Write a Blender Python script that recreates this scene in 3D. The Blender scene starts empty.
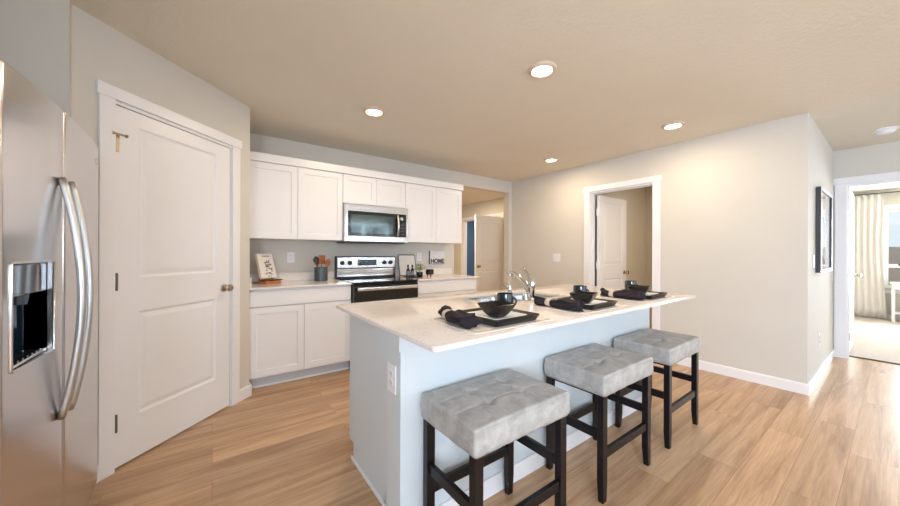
import bpy, bmesh, math, random
from mathutils import Vector, Matrix
random.seed(7)
C = bpy.context.scene.collection
PI = math.pi

# ---------------------------------------------------------------- camera, world, lights, exposure
YAW, PITCH, ROLL = math.radians(35.973), math.radians(-0.003), math.radians(0.21)
fw = Vector((math.sin(YAW)*math.cos(PITCH), math.cos(YAW)*math.cos(PITCH), math.sin(PITCH)))
rt = Vector((math.cos(YAW), -math.sin(YAW), 0))
up = rt.cross(fw)
r2 = rt*math.cos(ROLL) - up*math.sin(ROLL)*-1.0
u2 = up*math.cos(ROLL) - rt*math.sin(ROLL)
camd = bpy.data.cameras.new('camera'); cam = bpy.data.objects.new('camera', camd); C.objects.link(cam)
camd.sensor_width = 36; camd.lens = 326.645/900*36; camd.clip_start = 0.02
m = Matrix((r2, u2, -fw)).transposed().to_4x4(); m.translation = (0, 0, 1.235)
cam.matrix_world = m
bpy.context.scene.camera = cam

world = bpy.data.worlds.new('world'); bpy.context.scene.world = world; world.use_nodes = True
bgn = world.node_tree.nodes['Background']
bgn.inputs['Color'].default_value = (0.80, 0.90, 1.0, 1); bgn.inputs['Strength'].default_value = 0.5

def area(name, loc, rot, sx, sy, power, col, spread=PI):
    l = bpy.data.lights.new(name, 'AREA'); l.shape = 'RECTANGLE'; l.size = sx; l.size_y = sy
    l.energy = power; l.color = col; l.spread = spread
    o = bpy.data.objects.new(name, l); C.objects.link(o); o.location = loc; o.rotation_euler = rot
    return o
DAY = (0.71, 0.85, 1.0)
# daylight through the glazing behind the camera (rear wall, left wall) and the bedroom window
area('rear_daylight_a', (1.2, -4.42, 1.25), (PI/2, 0, PI), 2.7, 2.0, 165, DAY)
area('rear_daylight_b', (4.5, -4.42, 1.25), (PI/2, 0, PI), 1.9, 2.0, 150, DAY)
area('left_daylight', (-1.12, -2.2, 1.4), (PI/2, 0, -PI/2), 1.7, 1.3, 105, (0.70, 0.82, 1.0))
area('bedroom_daylight', (10.3, -0.95, 1.35), (PI/2, 0, PI/2), 1.55, 1.4, 125, (0.93, 0.97, 1.0))

vs = bpy.context.scene.view_settings
vs.view_transform = 'Standard'; vs.look = 'None'; vs.gamma = 1; vs.use_curve_mapping = False
vs.exposure = 1.03
bpy.context.scene.display_settings.display_device = 'sRGB'

# ---------------------------------------------------------------- materials
def srgb(r, g, b):
    f = lambda c: (c/255/12.92) if c/255 <= 0.04045 else ((c/255+0.055)/1.055)**2.4
    return (f(r), f(g), f(b), 1)
def mat(name, col, rough=0.5, metal=0.0, noise=None, bump=None, spec=None, emit=None, coat=None, trans=None, aniso=None):
    """noise=(scale, amount) tints the colour; bump=(scale, strength, distance)"""
    M = bpy.data.materials.new(name); M.use_nodes = True
    nt = M.node_tree; b = nt.nodes['Principled BSDF']
    b.inputs['Base Color'].default_value = col; b.inputs['Roughness'].default_value = rough; b.inputs['Metallic'].default_value = metal
    if spec is not None: b.inputs['Specular IOR Level'].default_value = spec
    if coat: b.inputs['Coat Weight'].default_value = coat; b.inputs['Coat Roughness'].default_value = 0.08
    if trans: b.inputs['Transmission Weight'].default_value = trans
    if emit: b.inputs['Emission Color'].default_value = emit[0]; b.inputs['Emission Strength'].default_value = emit[1]
    tc = nt.nodes.new('ShaderNodeTexCoord')
    n0 = nt.nodes.new('ShaderNodeTexNoise'); nt.links.new(tc.outputs['Object'], n0.inputs['Vector'])
    sc, am = noise if noise else (3.0, 0.03)
    n0.inputs['Scale'].default_value = sc; n0.inputs['Detail'].default_value = 4
    mx = nt.nodes.new('ShaderNodeMix'); mx.data_type = 'RGBA'
    mx.inputs['A'].default_value = tuple(max(0, c*(1-am)) for c in col[:3])+(1,)
    mx.inputs['B'].default_value = tuple(min(1, c*(1+am)) for c in col[:3])+(1,)
    nt.links.new(n0.outputs['Fac'], mx.inputs['Factor']); nt.links.new(mx.outputs['Result'], b.inputs['Base Color'])
    if bump:
        n1 = nt.nodes.new('ShaderNodeTexNoise'); nt.links.new(tc.outputs['Object'], n1.inputs['Vector'])
        n1.inputs['Scale'].default_value = bump[0]; n1.inputs['Detail'].default_value = 3
        bp = nt.nodes.new('ShaderNodeBump'); bp.inputs['Strength'].default_value = bump[1]; bp.inputs['Distance'].default_value = bump[2]
        nt.links.new(n1.outputs['Fac'], bp.inputs['Height']); nt.links.new(bp.outputs['Normal'], b.inputs['Normal'])
    return M

M_wall = mat('greige_wall_paint', srgb(211, 207, 199), 0.85, bump=(120, 0.12, 0.002))
M_splash = mat('pale_wall_paint_behind_counter', srgb(224, 221, 214), 0.8, bump=(120, 0.1, 0.002))
M_ceil = mat('greige_ceiling_paint', srgb(226, 220, 206), 0.9, bump=(45, 0.6, 0.006))
M_white = mat('white_semigloss_paint', srgb(237, 237, 240), 0.35)
M_cab = mat('white_cabinet_paint', srgb(238, 237, 238), 0.32)
M_gap = mat('cabinet_shadow_gap', srgb(120, 118, 115), 0.8)
M_island = mat('white_island_paint', srgb(212, 220, 224), 0.4)
M_steel_pol = mat('polished_chrome', srgb(215, 215, 215), 0.12, 1.0)
M_nickel = mat('satin_nickel', srgb(196, 186, 170), 0.25, 1.0)
M_hinge = mat('dark_nickel_hinge', srgb(110, 104, 98), 0.45, 0.6)
M_brass = mat('aged_brass', srgb(170, 140, 95), 0.25, 1.0)
M_burner = mat('grey_burner_print', srgb(80, 80, 84), 0.3)
M_black = mat('black_plastic', srgb(22, 22, 24), 0.35)
M_blackglass = mat('black_glass', srgb(8, 8, 10), 0.06, spec=0.7)
M_glassdark = mat('smoked_oven_glass', srgb(26, 30, 32), 0.05, spec=0.9)
M_reveal = mat('cabinet_face_frame_paint', srgb(214, 211, 208), 0.5)
M_toe = mat('toe_kick_paint', srgb(200, 204, 208), 0.5)
M_dish = mat('black_stoneware', srgb(18, 16, 16), 0.28, noise=(60, 0.3))
M_mug = mat('glazed_charcoal_mug', srgb(36, 42, 48), 0.12, coat=0.6)
M_plate = mat('white_porcelain', srgb(240, 240, 240), 0.2)
M_napkin = mat('aubergine_napkin_cloth', srgb(32, 22, 31), 0.85, noise=(40, 0.35), bump=(300, 0.4, 0.002))
M_ring = mat('woven_cream_ring', srgb(205, 190, 172), 0.7, noise=(90, 0.2), bump=(200, 0.5, 0.002))
M_matc = mat('ivory_placemat_cloth', srgb(238, 230, 222), 0.9, noise=(50, 0.06), bump=(500, 0.5, 0.001))
M_hem = mat('brown_hem_stitch', srgb(120, 98, 84), 0.9)
M_leg = mat('espresso_stained_wood', srgb(15, 10, 15), 0.36, noise=(14, 0.3), spec=0.4)
M_carpet = mat('beige_carpet', srgb(214, 204, 194), 0.98, noise=(60, 0.12), bump=(350, 1.0, 0.01))
M_curtain = mat('cream_curtain_cloth', srgb(224, 220, 214), 0.9, bump=(400, 0.3, 0.001))
M_blue = mat('slate_blue_wall', srgb(82, 114, 160), 0.8)  # even slate blue on the study walls
M_ring_l = mat('cream_lamp_trim', srgb(214, 196, 176), 0.5)
M_lens = mat('lit_lamp_lens', (1, 0.93, 0.8, 1), 0.5, emit=((1.0, 0.88, 0.70, 1), 9.0))
M_wood = mat('acacia_wood', srgb(150, 84, 42), 0.45, noise=(25, 0.35))
M_lightwood = mat('beech_wood', srgb(196, 120, 66), 0.5, noise=(25, 0.25))
M_crock = mat('dark_grey_stoneware', srgb(74, 82, 88), 0.3, coat=0.2)
M_leaf = mat('olive_leaf', srgb(140, 150, 96), 0.6, noise=(80, 0.3))
M_paper = mat('cream_paper', srgb(232, 226, 220), 0.7)
M_ink = mat('dark_ink', srgb(52, 44, 44), 0.7)
M_bottle = mat('black_bottle_glass', srgb(24, 26, 32), 0.15, coat=0.4)
M_label = mat('blue_grey_label', srgb(110, 128, 144), 0.5)
M_fence = mat('pale_fence_boards', srgb(205, 190, 180), 0.9)
M_grass = mat('lawn', srgb(120, 130, 95), 0.95, noise=(20, 0.3))
M_seal = mat('dark_seam', srgb(70, 66, 64), 0.7)
M_blind = mat('bright_window_frame', srgb(242, 242, 242), 0.5)
M_thresh = mat('dark_threshold_strip', srgb(70, 58, 50), 0.5)
M_trimdark = mat('door_gap_shadow_line', srgb(60, 52, 46), 0.8)
M_basin = mat('sink_steel', srgb(190, 190, 190), 0.25, 1.0)

def steel():
    M = mat('brushed_stainless_steel', srgb(212, 210, 212), 0.27, 1.0)
    nt = M.node_tree; b = nt.nodes['Principled BSDF']
    tc = nt.nodes.new('ShaderNodeTexCoord'); mp = nt.nodes.new('ShaderNodeMapping')
    mp.inputs['Scale'].default_value = (6, 6, 400); nt.links.new(tc.outputs['Object'], mp.inputs['Vector'])
    n = nt.nodes.new('ShaderNodeTexNoise'); n.inputs['Scale'].default_value = 1.0; nt.links.new(mp.outputs['Vector'], n.inputs['Vector'])
    mr = nt.nodes.new('ShaderNodeMapRange'); mr.inputs['To Min'].default_value = 0.19; mr.inputs['To Max'].default_value = 0.22
    nt.links.new(n.outputs['Fac'], mr.inputs['Value']); nt.links.new(mr.outputs['Result'], b.inputs['Roughness'])
    b.inputs['Anisotropic'].default_value = 0.5
    return M
M_steel = steel()

def floor_mat():
    M = bpy.data.materials.new('oak_plank_floor'); M.use_nodes = True
    nt = M.node_tree; N = nt.nodes; L = nt.links; b = N['Principled BSDF']
    tc = N.new('ShaderNodeTexCoord')
    br = N.new('ShaderNodeTexBrick'); L.new(tc.outputs['Object'], br.inputs['Vector'])
    br.offset = 0.37; br.offset_frequency = 2
    for k, v in (('Scale', 1.0), ('Mortar Size', 0.001), ('Mortar Smooth', 0.1), ('Bias', 0.0), ('Brick Width', 1.22), ('Row Height', 0.182)): br.inputs[k].default_value = v
    br.inputs['Color1'].default_value = (0, 0, 0, 1); br.inputs['Color2'].default_value = (1, 1, 1, 1); br.inputs['Mortar'].default_value = (0.5, 0.5, 0.5, 1)
    # grain: noise stretched along the plank, shifted per plank
    mp = N.new('ShaderNodeMapping'); mp.inputs['Scale'].default_value = (0.9, 15, 1); L.new(tc.outputs['Object'], mp.inputs['Vector'])
    ad = N.new('ShaderNodeVectorMath'); ad.operation = 'MULTIPLY_ADD'
    L.new(br.outputs['Color'], ad.inputs[0]); ad.inputs[1].default_value = (9, 7, 5); L.new(mp.outputs['Vector'], ad.inputs[2])
    n1 = N.new('ShaderNodeTexNoise'); n1.inputs['Scale'].default_value = 1.0; n1.inputs['Detail'].default_value = 6; n1.inputs['Roughness'].default_value = 0.62; n1.inputs['Distortion'].default_value = 0.6
    L.new(ad.outputs[0], n1.inputs['Vector'])
    mp2 = N.new('ShaderNodeMapping'); mp2.inputs['Scale'].default_value = (5, 130, 1); L.new(tc.outputs['Object'], mp2.inputs['Vector'])
    n2 = N.new('ShaderNodeTexNoise'); n2.inputs['Scale'].default_value = 1.0; n2.inputs['Detail'].default_value = 4; L.new(mp2.outputs['Vector'], n2.inputs['Vector'])
    cr = N.new('ShaderNodeValToRGB'); L.new(n1.outputs['Fac'], cr.inputs['Fac'])
    e = cr.color_ramp.elements
    e[0].position = 0.28; e[0].color = srgb(160, 122, 90); e[1].position = 0.72; e[1].color = srgb(219, 186, 152)
    m_ = e.new(0.5) if hasattr(e, 'new') else None
    if m_: m_.color = srgb(199, 161, 124)
    pl = N.new('ShaderNodeMix'); pl.data_type = 'RGBA'; pl.blend_type = 'MULTIPLY'
    pr = N.new('ShaderNodeMapRange'); L.new(br.outputs['Color'], pr.inputs['Value']); pr.inputs['To Min'].default_value = 0.84; pr.inputs['To Max'].default_value = 1.06
    L.new(cr.outputs['Color'], pl.inputs['A']); L.new(pr.outputs['Result'], pl.inputs['B']); pl.inputs['Factor'].default_value = 1
    fg = N.new('ShaderNodeMapRange'); L.new(n2.outputs['Fac'], fg.inputs['Value']); fg.inputs['From Min'].default_value = 0.3; fg.inputs['From Max'].default_value = 0.7; fg.inputs['To Min'].default_value = 0.86; fg.inputs['To Max'].default_value = 1.08
    p2 = N.new('ShaderNodeMix'); p2.data_type = 'RGBA'; p2.blend_type = 'MULTIPLY'; p2.inputs['Factor'].default_value = 1
    L.new(pl.outputs['Result'], p2.inputs['A']); L.new(fg.outputs['Result'], p2.inputs['B'])
    p3 = N.new('ShaderNodeMix'); p3.data_type = 'RGBA'; L.new(br.outputs['Fac'], p3.inputs['Factor']); L.new(p2.outputs['Result'], p3.inputs['A']); p3.inputs['B'].default_value = srgb(140, 104, 74)
    L.new(p3.outputs['Result'], b.inputs['Base Color'])
    b.inputs['Roughness'].default_value = 0.33
    bp = N.new('ShaderNodeBump'); bp.inputs['Strength'].default_value = 0.08; bp.inputs['Distance'].default_value = 0.002
    L.new(n2.outputs['Fac'], bp.inputs['Height']); L.new(bp.outputs['Normal'], b.inputs['Normal'])
    return M
M_floor = floor_mat()

def quartz_mat():
    M = mat('speckled_ivory_quartz', srgb(236, 228, 223), 0.13, noise=(8, 0.02), spec=0.6)
    nt = M.node_tree; N = nt.nodes; L = nt.links; b = N['Principled BSDF']
    tc = N.new('ShaderNodeTexCoord'); v = N.new('ShaderNodeTexVoronoi'); v.inputs['Scale'].default_value = 110; L.new(tc.outputs['Object'], v.inputs['Vector'])
    cr = N.new('ShaderNodeValToRGB'); L.new(v.outputs['Color'], cr.inputs['Fac'])
    e = cr.color_ramp.elements; e[0].position = 0.0; e[0].color = (1, 1, 1, 1); e[1].position = 0.30; e[1].color = (0, 0, 0, 1)
    sp = N.new('ShaderNodeValToRGB'); L.new(v.outputs['Distance'], sp.inputs['Fac'])
    e2 = sp.color_ramp.elements; e2[0].position = 0.25; e2[0].color = (1, 1, 1, 1); e2[1].position = 0.45; e2[1].color = (0, 0, 0, 1)
    ml = N.new('ShaderNodeMath'); ml.operation = 'MULTIPLY'; L.new(cr.outputs['Color'], ml.inputs[0]); L.new(sp.outputs['Color'], ml.inputs[1])
    old = b.inputs['Base Color'].links[0].from_socket
    mx = N.new('ShaderNodeMix'); mx.data_type = 'RGBA'; L.new(ml.outputs[0], mx.inputs['Factor']); L.new(old, mx.inputs['A']); mx.inputs['B'].default_value = srgb(150, 122, 100)
    L.new(mx.outputs['Result'], b.inputs['Base Color'])
    return M
M_quartz = quartz_mat()

def seat_mat():
    M = mat('grey_faux_leather', srgb(168, 166, 162), 0.5, bump=(160, 0.15, 0.002))
    nt = M.node_tree; N = nt.nodes; L = nt.links; b = N['Principled BSDF']
    tc = N.new('ShaderNodeTexCoord'); n = N.new('ShaderNodeTexNoise'); n.inputs['Scale'].default_value = 16; n.inputs['Detail'].default_value = 8; n.inputs['Roughness'].default_value = 0.65; n.inputs['Distortion'].default_value = 0.5
    L.new(tc.outputs['Object'], n.inputs['Vector'])
    cr = N.new('ShaderNodeValToRGB'); L.new(n.outputs['Fac'], cr.inputs['Fac'])
    e = cr.color_ramp.elements; e[0].position = 0.32; e[0].color = srgb(154, 152, 149); e[1].position = 0.68; e[1].color = srgb(192, 190, 186)
    L.new(cr.outputs['Color'], b.inputs['Base Color'])
    return M
M_seat = seat_mat()

def pane_mat():
    M = bpy.data.materials.new('window_pane_glass'); M.use_nodes = True
    nt = M.node_tree; nt.nodes.clear()
    o = nt.nodes.new('ShaderNodeOutputMaterial'); t = nt.nodes.new('ShaderNodeBsdfTransparent'); g = nt.nodes.new('ShaderNodeBsdfGlossy'); g.inputs['Roughness'].default_value = 0.02
    f = nt.nodes.new('ShaderNodeMath'); f.operation = 'MULTIPLY_ADD'; lw = nt.nodes.new('ShaderNodeLayerWeight'); pw = nt.nodes.new('ShaderNodeMath'); pw.operation = 'POWER'; pw.inputs[1].default_value = 5.0; nt.links.new(lw.outputs['Facing'], pw.inputs[0]); nt.links.new(pw.outputs[0], f.inputs[0]); f.inputs[1].default_value = 0.7; f.inputs[2].default_value = 0.04; mx = nt.nodes.new('ShaderNodeMixShader')
    nt.links.new(f.outputs[0], mx.inputs[0]); nt.links.new(t.outputs[0], mx.inputs[1]); nt.links.new(g.outputs[0], mx.inputs[2]); nt.links.new(mx.outputs[0], o.inputs[0])
    return M
M_pane = pane_mat()

# ---------------------------------------------------------------- mesh helpers
def obj(name, bm, m, parent=None, smooth=False):
    bmesh.ops.recalc_face_normals(bm, faces=bm.faces)
    me = bpy.data.meshes.new(name); bm.to_mesh(me); bm.free()
    if m: me.materials.append(m)
    if smooth:
        for p in me.polygons: p.use_smooth = True
        if smooth != 'all': me.set_sharp_from_angle(angle=math.radians(smooth if smooth is not True else 35))
    o = bpy.data.objects.new(name, me); C.objects.link(o)
    if parent: o.parent = parent
    return o
def tag(o, label, cat, group=None, kind=None):
    o['label'] = label; o['category'] = cat
    if group: o['group'] = group
    if kind: o['kind'] = kind
    return o
def thing(name, label, cat, loc=(0, 0, 0), rz=0, group=None):
    o = bpy.data.objects.new(name, None); C.objects.link(o); o.location = loc; o.rotation_euler = (0, 0, rz)
    o.empty_display_size = 0.1
    return tag(o, label, cat, group)
def struct(name, bm, m, parent=None, smooth=False):
    o = obj(name, bm, m, parent, smooth)
    if not parent: o['kind'] = 'structure'
    return o
def structe(name, loc=(0, 0, 0), rz=0):
    o = bpy.data.objects.new(name, None); C.objects.link(o); o.location = loc; o.rotation_euler = (0, 0, rz); o['kind'] = 'structure'; o.empty_display_size = 0.1
    return o
def dup(root, loc, rz=0, label=None, group=None):
    r = root.copy(); C.objects.link(r); r.location = loc; r.rotation_euler = (0, 0, rz)
    if label: r['label'] = label
    if group: r['group'] = group
    for ch in list(root.children):
        c = ch.copy(); C.objects.link(c); c.parent = r
        for g in list(ch.children):
            d = g.copy(); C.objects.link(d); d.parent = c
    return r
def bx(bm, x0, x1, y0, y1, z0, z1, bev=0, seg=2, M=None):
    r = bmesh.ops.create_cube(bm, size=1)
    vs_ = r['verts']
    for v in vs_:
        v.co = Vector(((x0+x1)/2+v.co.x*(x1-x0), (y0+y1)/2+v.co.y*(y1-y0), (z0+z1)/2+v.co.z*(z1-z0)))
    if bev:
        es = list({e for v in vs_ for e in v.link_edges})
        rr = bmesh.ops.bevel(bm, geom=es, offset=bev, segments=seg, affect='EDGES', profile=0.5)
        vs_ = list({v for f in rr['faces'] for v in f.verts} | {v for v in vs_ if v.is_valid})
    if M is not None:
        for v in vs_: v.co = M @ v.co
    return vs_
def box(*a, **k):
    bm = bmesh.new(); bx(bm, *a, **k); return bm
def lathe(bm, prof, c=(0, 0, 0), n=32, axis='z', close=False):
    """prof: list of (r, h)"""
    rings = []
    for r, h in prof:
        ring = []
        for i in range(n):
            a = 2*PI*i/n
            p = (r*math.cos(a), r*math.sin(a), h)
            if axis == 'x': p = (p[2], p[0], p[1])
            if axis == 'y': p = (p[0], p[2], p[1])
            ring.append(bm.verts.new((p[0]+c[0], p[1]+c[1], p[2]+c[2])))
        rings.append(ring)
    for a, b in zip(rings, rings[1:]):
        for i in range(n): bm.faces.new((a[i], a[(i+1) % n], b[(i+1) % n], b[i]))
    if not close:
        if prof[0][0] > 1e-6: bm.faces.new(rings[0])
        if prof[-1][0] > 1e-6: bm.faces.new(rings[-1])
    else:
        for i in range(n): bm.faces.new((rings[-1][i], rings[-1][(i+1) % n], rings[0][(i+1) % n], rings[0][i]))
    bmesh.ops.remove_doubles(bm, verts=bm.verts, dist=1e-6)
    return bm
def tube(bm, pts, rad, n=12, flat=1.0):
    pts = [Vector(p) for p in pts]; rads = rad if isinstance(rad, (list, tuple)) else [rad]*len(pts)
    rings = []; prev = None
    for i, p in enumerate(pts):
        t = (pts[min(i+1, len(pts)-1)]-pts[max(i-1, 0)]).normalized()
        if prev is None:
            a = Vector((0, 0, 1)) if abs(t.z) < 0.9 else Vector((0, 1, 0))
            u = t.cross(a).normalized()
        else: u = (prev - t*prev.dot(t)).normalized()
        prev = u; w = t.cross(u)
        rings.append([bm.verts.new(p+(u*math.cos(2*PI*k/n)+w*math.sin(2*PI*k/n)*flat)*rads[i]) for k in range(n)])
    for a, b in zip(rings, rings[1:]):
        for k in range(n): bm.faces.new((a[k], a[(k+1) % n], b[(k+1) % n], b[k]))
    bm.faces.new(rings[0]); bm.faces.new(rings[-1])
    return bm
def wallhole(bm, axis, t0, t1, a0, a1, z0, z1, holes):
    """wall slab; axis='x' : thin in x (t0..t1) running a0..a1 in y.  holes (a0,a1,z0,z1)"""
    cuts = sorted({a0, a1} | {h[0] for h in holes} | {h[1] for h in holes})
    zc = sorted({z0, z1} | {h[2] for h in holes} | {h[3] for h in holes})
    for i in range(len(cuts)-1):
        # merge vertically where there is no hole
        runs = []; cur = None
        for j in range(len(zc)-1):
            am, zm = (cuts[i]+cuts[i+1])/2, (zc[j]+zc[j+1])/2
            if any(h[0] < am < h[1] and h[2] < zm < h[3] for h in holes):
                if cur: runs.append(cur); cur = None
            else:
                cur = [cur[0], zc[j+1]] if cur else [zc[j], zc[j+1]]
        if cur: runs.append(cur)
        for s, e in runs:
            if axis == 'x': bx(bm, t0, t1, cuts[i], cuts[i+1], s, e)
            else: bx(bm, cuts[i], cuts[i+1], t0, t1, s, e)
    return bm
def leaf(w, h, t, panels, prof, back=True, edge=0.0):
    """door leaf in local coords: x 0..w, y 0..t (front at y=0), z 0..h; panels (x0,x1,z0,z1);
       prof: list of (inset, depth) rings, last one is the flat field"""
    bm = bmesh.new()
    for side in ((0, 1) if back else (0,)):
        Y = (lambda d: d) if side == 0 else (lambda d: t-d)
        xs = sorted({0, w} | {p[0] for p in panels} | {p[1] for p in panels}); zs = sorted({0, h} | {p[2] for p in panels} | {p[3] for p in panels})
        for i in range(len(xs)-1):
            for j in range(len(zs)-1):
                xm, zm = (xs[i]+xs[i+1])/2, (zs[j]+zs[j+1])/2
                if any(p[0] < xm < p[1] and p[2] < zm < p[3] for p in panels): continue
                bm.faces.new([bm.verts.new((x, Y(0), z)) for x, z in ((xs[i], zs[j]), (xs[i+1], zs[j]), (xs[i+1], zs[j+1]), (xs[i], zs[j+1]))])
        for p in panels:
            prev = None
            for ins, d in [(0, 0)]+list(prof):
                q = [bm.verts.new((x, Y(d), z)) for x, z in ((p[0]+ins, p[2]+ins), (p[1]-ins, p[2]+ins), (p[1]-ins, p[3]-ins), (p[0]+ins, p[3]-ins))]
                if prev:
                    for k in range(4): bm.faces.new((prev[k], prev[(k+1) % 4], q[(k+1) % 4], q[k]))
                prev = q
            bm.faces.new(prev)
    if not back: bm.faces.new([bm.verts.new((x, t, z)) for x, z in ((0, 0), (w, 0), (w, h), (0, h))])
    for a, b in (((0, 0), (w, 0)), ((w, 0), (w, h)), ((w, h), (0, h)), ((0, h), (0, 0))):
        bm.faces.new([bm.verts.new(c) for c in ((a[0], 0, a[1]), (b[0], 0, b[1]), (b[0], t, b[1]), (a[0], t, a[1]))])
    bmesh.ops.remove_doubles(bm, verts=bm.verts, dist=1e-5)
    return bm
DOORPROF = [(0.012, 0.009), (0.020, 0.009), (0.045, 0.003)]
SHAKER = [(0.002, 0.007)]
def shaker(name, x0, x1, z0, z1, y, parent, rail=0.058, t=0.019):
    w, h = x1-x0, z1-z0
    o = obj(name, leaf(w, h, t, [(rail, w-rail, rail, h-rail)], SHAKER, back=False), M_cab, parent)
    o.location = (x0, y, z0); return o
def text_mesh(s, size, m, name, parent, loc, rot, depth=0.001, bold=0.0):
    cu = bpy.data.curves.new(name, 'FONT'); cu.body = s; cu.size = size; cu.extrude = depth; cu.offset = bold; cu.align_x = 'CENTER'; cu.align_y = 'CENTER'
    t = bpy.data.objects.new(name+'_curve', cu); C.objects.link(t)
    dg = bpy.context.evaluated_depsgraph_get(); me = bpy.data.meshes.new_from_object(t.evaluated_get(dg))
    bpy.data.objects.remove(t); me.materials.clear(); me.materials.append(m)
    o = bpy.data.objects.new(name, me); C.objects.link(o); o.parent = parent; o.location = loc; o.rotation_euler = rot
    return o
def rotz(bm, a, off):
    for v in bm.verts: v.co = Matrix.Rotation(a, 3, 'Z') @ v.co + Vector(off)
    return bm

# ---------------------------------------------------------------- the setting
H = 2.482
XL, XR, YB = -1.2, 4.23, 3.993
YE, XD, YR = 0.476, 6.083, -4.5
struct('floor', box(-1.4, 6.24, -4.65, 8.0, -0.1, 0), M_floor)
struct('floor_bedroom', box(6.255, 10.6, -3.0, 2.2, -0.1, 0.006), M_carpet)
struct('trim_threshold', box(6.225, 6.262, -0.455, 0.385, -0.05, 0.012, bev=0.004), M_thresh)
struct('floor_study', box(6.24, 8.0, 4.4, 8.0, -0.1, 0), M_floor)
struct('ceiling', box(-1.4, 10.6, -4.65, 8.0, H, H+0.1), M_ceil)

PA = Vector((0.255, 3.287, 0)); PE = Vector((1, 1, 0)).normalized(); PN = Vector((1, -1, 0)).normalized()   # pantry corner wall
PLEN = 1.18
def pantry_frame(o):                                                # local x runs along the wall, -y faces the room
    o.location = PA - PE*PLEN; o.rotation_euler = (0, 0, PI/4); return o
struct('wall_back', wallhole(bmesh.new(), 'y', YB, YB+0.12, 0.135, 5.4, 0, H, [(2.973, 4.16, -1, 2.283)]), M_wall)
bm = wallhole(bmesh.new(), 'x', XR, XR+0.12, YE, YB, 0, H, [(1.715, 2.54, -1, 2.085)])
struct('wall_right', bm, M_wall)
struct('wall_hallway_side', box(XR+0.12, XD, YE, YE+0.12, 0, H), M_wall)
struct('wall_bedroom', wallhole(bmesh.new(), 'x', XD, XD+0.14, -4.65, YE+0.12, 0, H, [(-0.475, 0.385, -1, 2.07)]), M_wall)
struct('wall_left', wallhole(bmesh.new(), 'x', XL-0.12, XL, -4.65, 2.424, 0, H, [(-3.1, -1.3, 0.7, 2.1)]), M_wall)
struct('wall_rear', wallhole(bmesh.new(), 'y', YR-0.12, YR, XL, XD, 0, H, [(-0.2, 2.6, 0.1, 2.3), (3.5, 5.5, 0.1, 2.3)]), M_wall)
struct('wall_fridge_side', box(XL-0.12, -0.579, 2.424, 2.544, 0, H), M_wall)
bm = wallhole(bmesh.new(), 'y', 0, 0.12, 0.0, PLEN, 0, H, [(0.172, 1.0, -1, 2.085)])
w = struct('wall_pantry', bm, M_wall); pantry_frame(w)
struct('wall_pantry_side', box(0.135, 0.255, 3.32, YB, 0, H), M_wall)
# hall behind the kitchen opening
struct('wall_hall_left', box(2.73, 2.85, YB+0.12, 7.4, 0, H), M_wall)
struct('wall_hall_end', box(2.73, 5.4, 7.4, 7.52, 0, H), M_wall)
struct('wall_hall_right', wallhole(bmesh.new(), 'x', 5.28, 5.4, YB+0.12, 7.4, 0, H, [(5.30, 6.70, -1, 2.08)]), M_wall)
struct('wall_study_back', box(7.0, 7.1, 4.6, 7.9, 0, H), M_blue)
struct('wall_study_left', box(5.41, 7.0, 7.7, 7.8, 0, H), M_blue)
struct('wall_study_right', box(5.41, 7.0, 4.7, 4.8, 0, H), M_blue)
# laundry room behind the right wall
struct('wall_laundry_left', box(XR+0.12, 6.2, 2.60, 2.72, 0, H), M_wall)
struct('wall_laundry_end', box(6.08, 6.2, 0.62, 2.60, 0, H), M_wall)
# bedroom
struct('wall_bedroom_window', wallhole(bmesh.new(), 'x', 10.42, 10.54, -2.9, 1.9, 0, H, [(-1.75, 0.18, 0.60, 2.10)]), M_wall)
struct('wall_bedroom_left', box(XD+0.14, 10.42, 1.78, 1.9, 0, H), M_wall)
struct('wall_bedroom_right', box(XD+0.14, 10.42, -2.9, -2.78, 0, H), M_wall)

# baseboards
def bb_profile(bm, L, h=0.088, t=0.014):                            # local x 0..L, y 0 at wall, room side is -y
    pr = [(0, 0), (-t, 0), (-t, h-0.012), (-t+0.005, h), (0, h)]
    a = [bm.verts.new((0, y, z)) for y, z in pr]; b = [bm.verts.new((L, y, z)) for y, z in pr]
    for i in range(len(pr)): bm.faces.new((a[i], a[(i+1) % 5], b[(i+1) % 5], b[i]))
    bm.faces.new(a); bm.faces.new(b)
    return bm
def baseboard(name, p0, p1, h=0.095):
    """the room lies to the right of the direction p0 -> p1"""
    d = Vector((p1[0]-p0[0], p1[1]-p0[1], 0)); o = struct(name, bb_profile(bmesh.new(), d.length, h), M_white)
    o.location = (p0[0], p0[1], 0); o.rotation_euler = (0, 0, math.atan2(d.y, d.x)); return o
baseboard('baseboard_right', (XR, 1.64), (XR, YE-0.014))
baseboard('baseboard_right_far', (XR, YB), (XR, 2.615))
baseboard('baseboard_hallway', (XR, YE), (XD, YE))
baseboard('baseboard_back', (2.90, YB), (2.973, YB))
baseboard('baseboard_hall_right', (5.28, 5.2), (5.28, 4.12))
baseboard('baseboard_hall_end', (2.86, 7.4), (5.27, 7.4))
baseboard('baseboard_laundry', (4.36, 2.60), (6.08, 2.60))
baseboard('baseboard_bedroom', (6.23, 1.78), (10.4, 1.78))
baseboard('baseboard_bedroom_window', (10.42, 1.77), (10.42, -2.77))
baseboard('baseboard_pantry', tuple((PA-PE*0.118)[:2]), tuple((PA+PE*0.014)[:2]))
baseboard('baseboard_pantry_left', tuple((PA-PE*1.18)[:2]), tuple((PA-PE*1.068)[:2]))
baseboard('baseboard_pantry_side', (0.255, 3.287), (0.255, 3.36)).rotation_euler = (0, 0, PI/2)

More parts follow.
